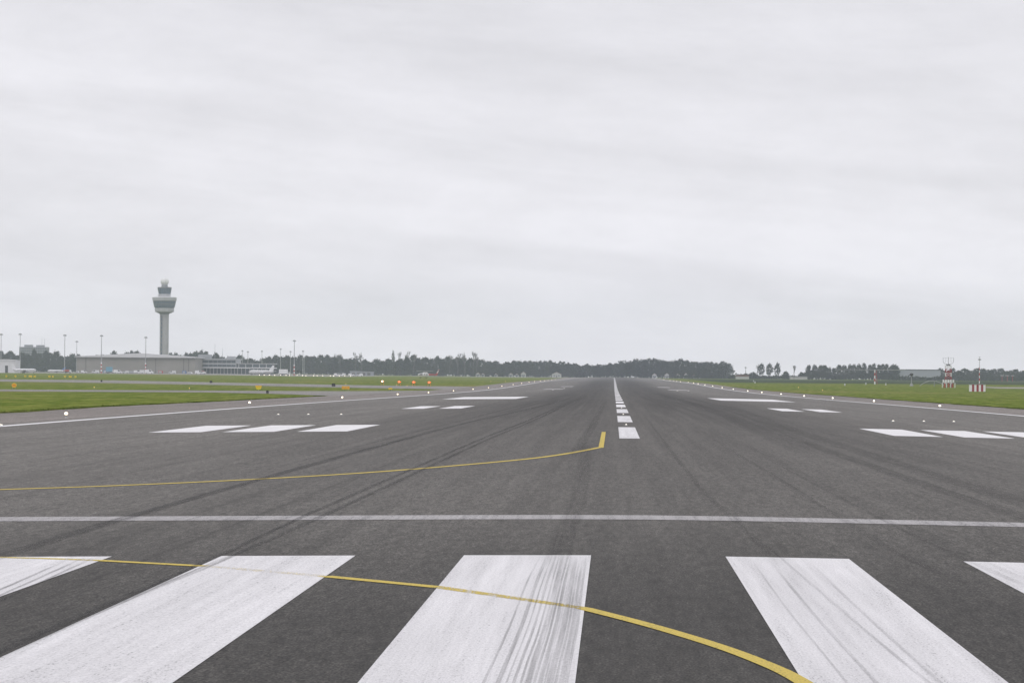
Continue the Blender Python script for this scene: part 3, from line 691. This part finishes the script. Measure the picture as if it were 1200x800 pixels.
for x in (-1.6, .1): MB().box(x, x + 1.2, -1.17, 1.17, 1.75 + fz, 2.4 + fz).build('cabin_window', 'dark_metal', o)
MB().lathe([(.75, 1.2), (.45, 3.5), (.28, 8.2)], 12, 'x', (0, 0, 1.9 + fz)).build('tail_boom', 'red_paint', o)
MB().prism([(6.6, 1.2 + fz), (8.0, 1.5 + fz), (9.7, 5.6 + fz), (8.9, 5.7 + fz), (7.2, 2.6 + fz)], -.14, .14).build('fin', 'red_paint', o)
MB().prism([(7.65, 3.1 + fz), (8.45, 3.1 + fz), (9.3, 5.2 + fz), (8.75, 5.2 + fz)], -.17, .17).build('fin_stripe', 'white_gloss', o)
MB().box(8.2, 9.6, -1.6, 1.6, 5.62 + fz, 5.8 + fz).build('tailplane', 'white_gloss', o)
MB().prism([(-2.6, 2.9 + fz), (1.6, 2.9 + fz), (.9, 3.65 + fz), (-1.9, 3.65 + fz)], -.6, .6).build('engine_cowl', 'white_gloss', o)
MB().tube((-.9, 0, 3.6 + fz), (-.9, 0, 4.55 + fz), .14).build('rotor_mast', 'dark_metal', o)
for a in (8, 98, 188, 278):
    bl = MB().box(.2, 6.1, -.3, .3, -.12, .14).build('rotor_blade', 'galvanised', o); bl.location = (-.9, 0, 4.45 + fz); bl.rotation_euler = (0, 0, R(a))
for a in (20, 110): 
    bl = MB().box(-1.1, 1.1, -.04, .04, -.1, .1).build('tail_rotor_blade', 'dark_metal', o); bl.location = (9.5, -.3, 4.9 + fz); bl.rotation_euler = (0, R(a), 0)
for x, s_ in ((-4, 0), (.4, -1.1), (.4, 1.1)):
    g = MB().tube((x, s_, .35), (x, s_ * .8, 1.3 + fz), .1).build('gear_leg', 'grey_metal', o)
    MB().tube((x, s_ - .12, .36), (x, s_ + .12, .36), .36, n=12).build('wheel', 'tyre', g)

# ------------------------------------------------------------------ aerials on the far side of the runway
o = thing('lattice_antenna', 'red and white lattice antenna tower with curved forked top', 'antenna', 133., 1294)
zs = [0, 1.5, 2.9, 4.4, 5.9, 7.4, 8.9]
def half(z): return 1.5 - .4 * min(1, z / 3.2)
for k in range(6):
    z0, z1 = zs[k], zs[k + 1]; a, b = half(z0), half(z1); m = MB()
    for sx, sy in ((-1, -1), (1, -1), (1, 1), (-1, 1)):
        m.tube((sx * a, sy * a, z0), (sx * b, sy * b, z1), .12, n=5)
    for (p, q) in (((-1, -1), (1, -1)), ((1, -1), (1, 1)), ((1, 1), (-1, 1)), ((-1, 1), (-1, -1))):
        m.tube((p[0] * a, p[1] * a, z0), (q[0] * b, q[1] * b, z1), .07, n=4); m.tube((q[0] * a, q[1] * a, z0), (p[0] * b, p[1] * b, z1), .07, n=4)
        m.tube((p[0] * b, p[1] * b, z1), (q[0] * b, q[1] * b, z1), .09, n=4)
    m.build('lattice_section', ('dark_red', 'white_gloss', 'dark_red', 'white_gloss', 'dark_red', 'white_gloss')[k], o)
MB().box(-.75, .75, -.6, .6, 8.7, 9.35).build('rotating_head', 'dark_metal', o)
for k in range(5): MB().box(-2.4 + k * .98, -1.75 + k * .98, -1.85, -1.55, 2.0 + .12 * (k % 2), 3.2).build('cabinet', 'white_gloss', o)
for k in range(7): MB().tube((-2.5 + k * .83, -1.75, 0), (-2.5 + k * .83, -1.75, 1.9), .16, n=6).build('barrier_post', 'red_paint' if k % 2 else 'white_gloss', o)
MB().box(-.7, .7, -.9, .9, 4.4, 6.6).build('equipment_case', 'dark_red', o)
for s_ in (-1, 1):
    m = MB(); pr_ = None
    for k in range(9):
        a = k / 8; p = (s_ * 2.1 * math.sin(a * 1.57), 0, 9.3 + 1.2 * (1 - math.cos(a * 1.57)) + (1.4 * max(0, a - .8) * 5))
        if pr_: m.tube(pr_, p, .075, n=6)
        pr_ = p
    m.build('curved_arm', 'grey_metal', o)
    MB().tube((s_ * 1.05, 0, 9.9), (s_ * 1.05, 0, 11.9), .045, n=5).build('whip', 'grey_metal', o)
MB().tube((0, 0, 9.3), (0, 0, 12.1), .11, n=6).build('centre_rod', 'grey_metal', o)
MB().tube((-2.1, 0, 11.85), (2.1, 0, 11.85), .035, n=5).build('top_wire', 'grey_metal', o)

o = thing('striped_cabin', 'cabin painted in broad red and white upright stripes', 'cabin', 115.7, 1035)
for k in range(7):
    a = -2.5 + k * 5 / 7; MB().box(a + .004, a + 5 / 7 - .004, 0, 2.4, 0, 2.15 + (.1 if k % 2 else 0)).build('wall_panel', ('white_gloss', 'dark_red')[k % 2], o)
MB().box(-2.65, 2.65, -.12, 2.5, 2.26, 2.38).build('roof', 'grey_metal', o)
o = thing('beacon_mast', 'slim red and white banded mast with light head behind the striped cabin', 'mast', 116.7, 1039)
for k in range(9): MB().lathe([(.17 - k * .008, k * .85), (.165 - k * .008, k * .85 + .85)], 10).build('band', ('red_paint', 'white_gloss')[k % 2], o)
MB().lathe([(.09, 7.65), (.07, 10.2)], 8).build('pole', 'galvanised', o)
MB().lathe([(.1, 10.0), (.55, 10.1), (.5, 10.35), (.12, 10.45)], 12).build('platform', 'grey_metal', o)
MB().box(-.32, .32, -.15, .15, 10.95, 11.05).build('vane', 'grey_metal', o); MB().tube((0, 0, 10.4), (0, 0, 11.0), .05).build('spindle', 'grey_metal', o)

o = thing('glide_path_mast', 'red and white mast carrying a long thin horizontal beam', 'mast', 132.3, 1648)
for k in range(5):
    MB().lathe([(.36 - .03 * k, k * 1.45), (.34 - .03 * k, k * 1.45 + 1.45)], 8).build('band', ('white_gloss', 'red_paint')[k % 2], o)
MB().tube((1.2, 0, 0), (.7, 0, 7.0), .1).build('brace', 'red_paint', o)
MB().box(-20, 15.5, -.06, .06, 7.22, 7.46).build('beam', 'galvanised', o)
o = thing('instrument_mast', 'dark instrument mast with blunt head in the grass before the warehouse', 'mast', 130.9, 1430)
MB().tube((0, 0, 0), (0, 0, 4.6), .22, .16).build('pole', 'grey_metal', o)
MB().lathe([(.3, 4.4), (.75, 4.7), (.85, 5.4), (.3, 5.7)], 10).build('head', 'dark_metal', o)
MB().box(-1.2, -.2, -.1, .1, 4.7, 4.95).build('arm', 'dark_metal', o)
MB().prism([(-.9, 0), (.9, 0), (.2, 1.4), (-.2, 1.4)], -.3, .3).build('footing', 'galvanised', o)
def arch_pts(n): return [(i / n) for i in range(n + 1)]
o = thing('pipe_arch', 'pale low pipe arch between the instrument mast and lattice antenna', 'pipe', 136.3, 1400)
m = MB(); pv = None
for u in arch_pts(14):
    p = (-4.6 + 11.0 * u, 0, .15 + 2.3 * math.sin(math.pi * min(1, u * 1.02)) ** .8)
    if pv: m.tube(pv, p, .13, n=6)
    pv = p
m.build('pipe', 'galvanised', o); MB().tube((1.6, 0, 2.5), (6.8, 0, 4.7), .11, n=6).build('raised_boom', 'dark_metal', o); MB().tube((1.6, 0, 0), (1.6, 0, 2.6), .14, n=6).build('post', 'grey_metal', o)
o = thing('antenna_frame', 'far red goalpost-shaped antenna frame by the right-hand woodland', 'antenna', 347.8, 2878)
for x in (-4.6, 0, 4.6): MB().tube((x, 0, 0), (x, 0, 5.2), .3).build('post', 'dark_red', o)
for x0, x1 in ((-6.2, -3), (-1.6, 1.6), (3, 6.2)): MB().box(x0, x1, -.2, .2, 5.2, 5.6).build('crossbar', 'white_metal', o)
o = thing('utility_pole', 'lone far pole in the gap past the grove', 'pole', 131.3, 3230)
MB().tube((0, 0, 0), (0, 0, 12.2), .3, .2).build('pole', 'bark', o); MB().box(-1.4, 1.4, -.1, .1, 11.2, 11.6).build('crossarm', 'bark', o)

# ------------------------------------------------------------------ trees
def leaves(mb, c, n, spread, size, rng):
    for _ in range(n):
        p = Vector(c) + Vector((rng.gauss(0, 1), rng.gauss(0, 1), rng.gauss(0, .8))) * spread
        u = Vector((rng.gauss(0, 1), rng.gauss(0, 1), rng.gauss(0, 1))).normalized(); w = u.orthogonal().normalized(); v = u.cross(w)
        s_ = size * rng.uniform(.6, 1.3)
        mb.add([p + w * s_, p + v * s_ * .8, p - w * s_ * .8, p - v * s_], [(0, 1, 2, 3)])
def crown_mesh(seed, base, top, shape, clumps, per, mat, size=.04, spread=.05):
    """unit tree: one metre tall, about one metre wide; scaled when placed"""
    rng = random.Random(seed); m = MB()
    lob = [(rng.uniform(0, 6.28), rng.uniform(base + .1, top - .05), rng.uniform(.75, 1.18)) for _ in range(6)]
    for _ in range(clumps):
        h = rng.random(); z = base + (top - base) * h
        rr = shape(h); a = rng.uniform(0, 6.28); q = math.sqrt(rng.uniform(.05, 1))
        for la, lz, lk in lob:
            d = abs((a - la + 3.14) % 6.28 - 3.14)
            if d < .9 and abs(z - lz) < .2: rr *= lk
        c = (.5 * rr * q * math.cos(a), .5 * rr * q * math.sin(a), z - .05 * q * q)
        leaves(m, c, per, spread, size, rng)
    return m.mesh('crown', mat)
def trunk_mesh(seed, h, r, limbs, mat='bark'):
    rng = random.Random(seed); m = MB(); m.tube((0, 0, 0), (0, 0, h), r, r * .35, 6)
    for k in range(limbs):
        a = rng.uniform(0, 6.28); z = h * rng.uniform(.35, .9); l = rng.uniform(.15, .3)
        m.tube((0, 0, z), (l * math.cos(a), l * math.sin(a), z + l * rng.uniform(.5, 1)), r * .4, r * .12, 4)
    return m.mesh('trunk', mat)
def bare_mesh(seed, narrow):
    rng = random.Random(seed); m = MB()
    def grow(p, d, l, r, n):
        q = p + d * l; m.tube(p, q, r, r * .6, 4)
        if n == 0: return
        for _ in range(3 if n > 1 else 4):
            e = (d + Vector((rng.gauss(0, .42 * narrow), rng.gauss(0, .42 * narrow), rng.uniform(0, .35)))).normalized()
            grow(p + d * l * rng.uniform(.55, 1), e, l * rng.uniform(.6, .82), r * .62, n - 1)
    grow(Vector((0, 0, .12)), Vector((0, 0, 1)), .26, .026, 5)
    z = max(v[2] for v in m.v); w = 2 * max(max(abs(v[0]), abs(v[1])) for v in m.v)
    m.v = [(v[0] / w, v[1] / w, v[2] / z) for v in m.v]
    return m.mesh('crown', 'twig')
egg = lambda h: math.sin(math.pi * (.12 + .83 * h)) ** .6 * (1.02 - .18 * h)
tallf = lambda h: math.sin(math.pi * (.10 + .85 * h)) ** .5 * .95
spire = lambda h: (1 - h) ** .5 * .9 + .1
dome = lambda h: math.sqrt(max(0., 1 - h * h)) * 1.05
KIND = {}
KIND['L'] = [(crown_mesh(s_, .10, .98, egg, 190, 8, ('leaf_dark', 'leaf_mid')[s_ % 2]), trunk_mesh(s_, .75, .022, 7)) for s_ in range(8)]
KIND['G'] = [(crown_mesh(20 + s_, .16 + .06 * (s_ % 3), .99, tallf, 180, 8, 'leaf_dark'), trunk_mesh(20 + s_, .8, .022, 6)) for s_ in range(5)]
KIND['E'] = [(crown_mesh(30 + s_, .03, .98, egg, 180, 8, 'leaf_mid'), trunk_mesh(30 + s_, .6, .022, 5)) for s_ in range(4)]
KIND['A'] = [(crown_mesh(40 + s_, .2, .99, tallf, 170, 8, 'leaf_dark', .045), trunk_mesh(40 + s_, .85, .026, 5)) for s_ in range(5)]
KIND['R'] = [(crown_mesh(50 + s_, .34, .99, egg, 95, 8, 'leaf_dark', .045), trunk_mesh(50 + s_, .85, .030, 8)) for s_ in range(3)]
KIND['P'] = [(crown_mesh(60, .08, .99, spire, 90, 8, 'leaf_mid'), trunk_mesh(60, .85, .02, 4))]
KIND['S'] = [(crown_mesh(70 + s_, .0, .95, dome, 120, 8, 'leaf_dark', .05, .06), trunk_mesh(70 + s_, .5, .03, 6)) for s_ in range(3)]
KIND['B'] = [(bare_mesh(80 + s_, 1.0), trunk_mesh(80 + s_, .3, .02, 2, 'twig')) for s_ in range(4)]
LBL = {'L': ('leafy_tree', 'dark leafy tree in the long wood running from the white shed past the helicopter', 'trees of the long wood'),
       'G': ('grove_tree', 'tall dense tree in the grove beyond the end of the runway', 'trees of the grove'),
       'B': ('bare_tree', 'leafless greyish tree standing above the rest of the wood', 'bare trees'),
       'P': ('poplar_tree', 'narrow pointed poplar standing up from the long wood', None),
       'R': ('round_tree', 'single round-crowned tree of three in the open gap past the grove', 'three round trees in the gap'),
       'S': ('bush', 'low rounded bush in the open gap past the grove', 'bushes in the gap'),
       'A': ('avenue_tree', 'slim tree with clear trunk in the regular row before the warehouse', 'trees of the regular row'),
       'E': ('woodland_tree', 'hazy rounded tree of the woodland behind the lattice antenna', 'trees of the woodland')}
TREES = [
('L',[(-685,3607,23.1,9.6),(-676,3590,23.0,9.4),(-700,3743,23.3,13.7),(-666,3604,19.4,11.9),(-658,3594,22.4,9.6),(-680,3745,23.5,13.9),(-668,3720,25.7,10.4),(-656,3685,23.9,13.1),(-657,3736,23.9,9.9),(-645,3694,24.5,12.0),(-631,3654,23.0,9.7),(-639,3733,21.5,12.3),(-634,3741,18.7,12.5),(-625,3729,21.1,12.1),(-610,3679,20.9,11.5),(-594,3621,19.0,13.3),(-602,3719,18.5,12.7),(-611,3816,20.9,12.2),(-619,3909,22.2,11.0),(-588,3750,22.2,12.8),(-585,3781,25.1,13.6),(-584,3821,24.1,14.6),(-561,3722,24.0,10.6),(-572,3833,25.6,11.0),(-553,3745,25.1,11.9),(-561,3849,18.9,14.6),(-554,3856,20.6,15.0),(-533,3767,18.9,14.7),(-528,3792,21.2,14.7),(-531,3873,25.0,11.4),(-515,3798,24.1,10.3),(-523,3902,25.1,11.7),(-492,3718,22.7,10.3),(-495,3782,25.3,11.1),(-505,3906,27.0,12.2),(-455,3571,25.7,9.3),(-466,3695,25.5,10.1),(-456,3658,22.0,10.5),(-441,3584,22.4,11.7),(-441,3641,21.7,14.3),(-429,3608,19.3,11.2),(-427,3644,18.3,10.5),(-431,3726,20.5,12.1),(-411,3610,18.9,10.4),(-405,3606,16.4,13.6),(-393,3570,16.1,13.7),(-406,3758,18.4,11.6),(-393,3690,19.6,13.5),(-382,3658,20.9,9.7),(-384,3734,20.5,14.2),(-366,3627,20.5,12.5),(-365,3688,21.6,13.6),(-357,3690,21.7,12.9),(-355,3744,21.4,14.5),(-348,3754,20.4,14.6),(-323,3568,22.1,13.6),(-332,3753,22.1,13.0),(-311,3593,20.7,12.3),(-314,3709,21.9,14.3),(-294,3560,20.0,13.7),(-300,3735,17.6,10.1),(-293,3716,17.3,14.0),(-287,3735,17.3,10.5),(-273,3626,16.7,13.8),(-268,3654,18.3,12.0),(-255,3566,17.8,12.0),(-260,3732,19.1,12.7),(-246,3632,17.1,13.1),(-234,3562,17.8,13.2),(-228,3577,20.9,11.8),(-230,3717,23.5,11.0),(-220,3657,23.1,14.3),(-208,3582,21.0,12.2),(-206,3662,21.6,11.5),(-202,3715,22.2,9.7),(-191,3599,21.8,10.6),(-187,3644,22.5,13.3),(-184,3734,22.4,10.4),(-175,3658,21.0,11.0),(-173,3740,22.1,13.2),(-160,3622,20.7,12.0),(-157,3703,21.9,11.9),(-147,3609,19.1,13.5),(-143,3713,18.9,14.6),(-134,3695,18.2,12.5),(-129,3742,16.0,11.9),(-119,3621,16.0,13.6),(-113,3682,18.5,11.6),(-108,3714,18.6,11.3),(-98,3586,19.2,9.5),(-96,3721,18.4,10.3),(-88,3634,18.8,12.2),(-83,3684,18.8,9.8),(-79,3747,18.4,10.4),(-71,3625,18.4,10.7),(-64,3564,15.6,13.8),(-58,3720,15.2,13.7),(-49,3591,16.0,12.1),(-44,3674,15.9,14.2),(-36,3753,15.0,10.1),(-30,3695,14.6,13.2),(-23,3726,14.2,11.0),(-17,3641,14.5,12.3),(-10,3700,16.5,11.0),(-4,3625,15.2,12.4),(3,3739,17.0,11.6),(9,3723,17.7,10.9),(14,3562,17.4,9.9)]),
('G',[(19,3489,18.3,10.7),(25,3515,20.0,10.8),(31,3426,19.1,11.3),(38,3511,21.1,10.8),(43,3429,20.7,9.8),(49,3512,19.8,11.4),(54,3434,18.9,9.7),(61,3514,18.4,9.8),(66,3488,19.0,10.6),(71,3446,19.9,10.4),(76,3429,18.9,9.3),(81,3432,17.6,9.3),(87,3448,18.0,11.2),(94,3493,17.6,10.8),(100,3507,18.1,11.0),(106,3489,17.7,11.0),(111,3470,16.8,9.7),(117,3468,17.7,9.5),(123,3507,16.2,10.0)]),
('B',[(-311,3600,24.4,7.6),(-304,3600,24.1,8.5),(-287,3600,26.2,6.6),(-280,3600,26.3,6.6),(-237,3600,26.4,5.7),(-229,3600,27.5,7.6),(-222,3600,25.7,7.6),(-182,3600,24.3,7.6),(-173,3600,26.3,8.5),(-165,3600,27.4,7.6),(-156,3600,28.9,7.6),(-152,3600,27.5,5.7),(145,3280,15.5,6.9),(182,3280,14.5,6.9)]),
('P',[(-245,3600,26.8,5.7)]),
('R',[(148,3250,15.0,6.4),(156,3250,15.5,7.3),(164,3250,16.0,6.4)]),
('S',[(139,3230,6.8,10.2),(171,3230,8.3,7.7),(131,3230,5.9,6.0)]),
('A',[(198,3300,14.3,5.6),(204,3300,14.3,5.6),(210,3300,14.4,5.6),(214,3300,14.4,5.6),(229,3300,15.0,5.6),(234,3300,14.8,5.6),(240,3300,15.6,5.6),(244,3300,15.6,5.6),(249,3300,15.6,5.6),(254,3300,16.1,5.6),(260,3300,15.0,5.6),(264,3300,16.2,5.6),(269,3300,15.0,5.6),(273,3300,16.1,5.6),(277,3300,16.2,5.6),(283,3300,15.2,6.9),(286,3300,15.3,6.9),(220,3320,12.3,5.7),(225,3320,12.4,5.7)]),
('E',[(351,3500,13.1,9.1),(357,3500,10.2,10.0),(364,3500,12.6,9.0),(371,3500,10.3,12.0),(377,3500,12.7,11.7),(384,3500,10.4,9.7),(391,3500,12.8,11.4),(397,3500,13.5,8.7),(404,3500,12.0,11.6),(409,3500,12.9,10.7),(416,3500,13.6,10.5),(421,3500,10.7,10.6),(426,3500,10.8,11.5),(432,3500,13.1,9.4),(439,3500,10.9,10.6),(445,3500,12.3,11.4),(452,3500,13.9,11.6)]),
]
for kind, lst in TREES:
    nm, lb, gp = LBL[kind]
    for i, (x, y, h, wd) in enumerate(lst):
        cm, tm = KIND[kind][(i * 5 + i // 3) % len(KIND[kind])]
        o = thing(nm, lb, 'bush' if kind == 'S' else 'tree', x, y, random.uniform(0, 6.28), gp)
        k = random.uniform(.97, 1.03); wk = {'L': random.uniform(1.0, 1.45), 'E': 1.4, 'G': 1.3, 'A': 1.32}.get(kind, 1.12); o.scale = (wd * wk, wd * wk, h * k * (random.uniform(.82, 1.0) if kind == 'L' and i % 2 else 1))
        link('trunk', tm, o); link('crown', cm, o)
WHERE = [(-600, 'behind the white shed and the hazy office block'), (-380, 'behind the long beige hangar'), (-290, 'behind the glazed terminal'),
         (-215, 'behind the white vans and low grey shed'), (-120, 'behind the helicopter'), (-75, 'behind the cluster of little white gables'), (1e9, 'beside the broad white house near the runway end')]
for o in [o for o in bpy.data.objects if o.name.startswith('leafy_tree')]:
    w = next(t_ for lim, t_ in WHERE if o.location.x < lim); o['label'] = 'dark leafy tree of the long wood ' + w; o['group'] = 'long wood trees ' + w
for o in [o for o in bpy.data.objects if o.name.startswith('grove_tree')]:
    w = 'closest to the runway end' if o.location.x < 48 else ('above the white houses' if o.location.x < 88 else 'at its dense far end by the open gap')
    o['label'] = 'tall dense grove tree ' + w; o['group'] = 'grove trees ' + w
for o in [o for o in bpy.data.objects if o.name.startswith('avenue_tree')]:
    w = 'beside the open gap' if o.location.x < 232 else ('behind the red and white beam mast' if o.location.x < 268 else 'next to the warehouse wall')
    o['label'] = 'slim clear-trunked tree of the regular row, ' + w; o['group'] = 'row trees ' + w
rb = [o for o in bpy.data.objects if o.name.startswith('bare_tree') and o.location.x > 0]
for o in rb: o['label'] = 'pale leafless tree standing in the open gap past the grove'; o['group'] = 'bare trees in the gap'
def thicket(name, label, x0, x1, ya, yb, h0, h1, n, mat, seed, size):
    rng = random.Random(seed); m = MB()
    for _ in range(n):
        x = rng.uniform(x0, x1); y = rng.uniform(ya, yb); h = rng.uniform(h0, h1) * (.75 + .35 * math.sin(x * .13) * math.sin(x * .031 + 1))
        z = gg(x, y) + h * math.sqrt(rng.random())
        leaves(m, (x, y, z), 3, .9, size, rng)
    o = m.build(name, mat); o['kind'] = 'stuff'; o['label'] = label; o['category'] = 'undergrowth'; return o
thicket('undergrowth', 'dark undergrowth filling the foot of the long wood', -1020, 20, 3660, 3800, 12, 18, 16000, 'leaf_dark', 1, 1.5)
thicket('undergrowth', 'low hedge along the foot of the grove', 0, 122, 3530, 3570, 5, 15, 1500, 'leaf_dark', 2, 1.3)
thicket('undergrowth', 'hedge along the foot of the grove before the white houses', 60, 124, 3370, 3384, 2.5, 3.6, 500, 'leaf_dark', 9, .8)
thicket('undergrowth', 'low hedge across the open gap past the grove', 118, 205, 3330, 3345, 2, 5, 900, 'leaf_dark', 3, 1.)
thicket('undergrowth', 'hedge under the regular row of slim trees', 190, 296, 3310, 3335, 5, 9, 1500, 'leaf_dark', 4, 1.)
thicket('undergrowth', 'hazy undergrowth of the woodland behind the lattice antenna', 320, 480, 3510, 3560, 7, 10, 1500, 'leaf_mid', 5, 1.2)
thicket('undergrowth', 'scrub on the verge before the warehouse', 268, 420, 3120, 3180, 2, 4.5, 1300, 'leaf_mid', 6, 1.)

# grass standing along the pavement edges
def tufts(name, label, fx, y0, y1, n, depth, seed, mat='grass'):
    rng = random.Random(seed); m = MB()
    for _ in range(n):
        y = y0 + (y1 - y0) * rng.random() ** 1.3; x = fx(y, depth * rng.random() ** 2); z = gg(x, y)
        h = rng.uniform(.04, .16) * (1.5 if rng.random() < .06 else 1)
        for _ in range(3):
            a = rng.uniform(0, 6.28); dx, dy = math.cos(a) * .09, math.sin(a) * .09; lx, ly = rng.gauss(0, .07), rng.gauss(0, .07)
            m.add([(x - dx, y - dy, z), (x + dx, y + dy, z), (x + lx, y + ly, z + h)], [(0, 1, 2)])
    o = m.build(name, mat); o['kind'] = 'stuff'; o['label'] = label; o['category'] = 'grass'; return o
fl = lerp([(0, -46.2), (250, -46.2), (300, -47.4), (380, -46.6), (520, -47.6), (900, -47), (3300, -44)])
fr = lerp([(0, 45.5), (370, 46.), (700, 49), (1100, 44), (3300, 42)])
tufts('grass', 'rough grass along the runway shoulder on the tower side', lambda y, d: fl(y) - d + .1, 220, 535, 6000, 1.0, 1)
tufts('grass', 'rough grass along the runway shoulder on the antenna side', lambda y, d: fr(y) + d - .1, 300, 900, 6500, 1.0, 2)
# dry verge strips where mown turf meets the pavement
structure(strip(MB(), lambda y: fl(y) - 1.3 - .7 * math.sin(y * .11) - .5 * math.sin(y * .37), lambda y: fl(y) + .35 + .3 * math.sin(y * .23) + .25 * math.sin(y * .61), 150, 530, .006).build('verge', 'verge'))
structure(strip(MB(), lambda y: fr(y) - .35 - .3 * math.sin(y * .19) - .25 * math.sin(y * .53), lambda y: fr(y) + 1.4 + .6 * math.sin(y * .09) + .5 * math.sin(y * .31), 250, 1200, .006).build('verge', 'verge'))

# ------------------------------------------------------------------ the air: faint haze round the whole place
hz = MB().box(-3600, 3600, -200, 4950, -4., 108)
m, q = base_mat('haze_air')
q.put(q.out.inputs[1], q.n('VolumePrincipled', {'Color': (.82, .91, 1., 1), 'Density': .000094, 'Anisotropy': 0.}).outputs[0])
o = hz.build('haze', 'haze_air'); o['kind'] = 'stuff'; o['label'] = 'pale even haze in the air over the airfield'; o['category'] = 'haze'
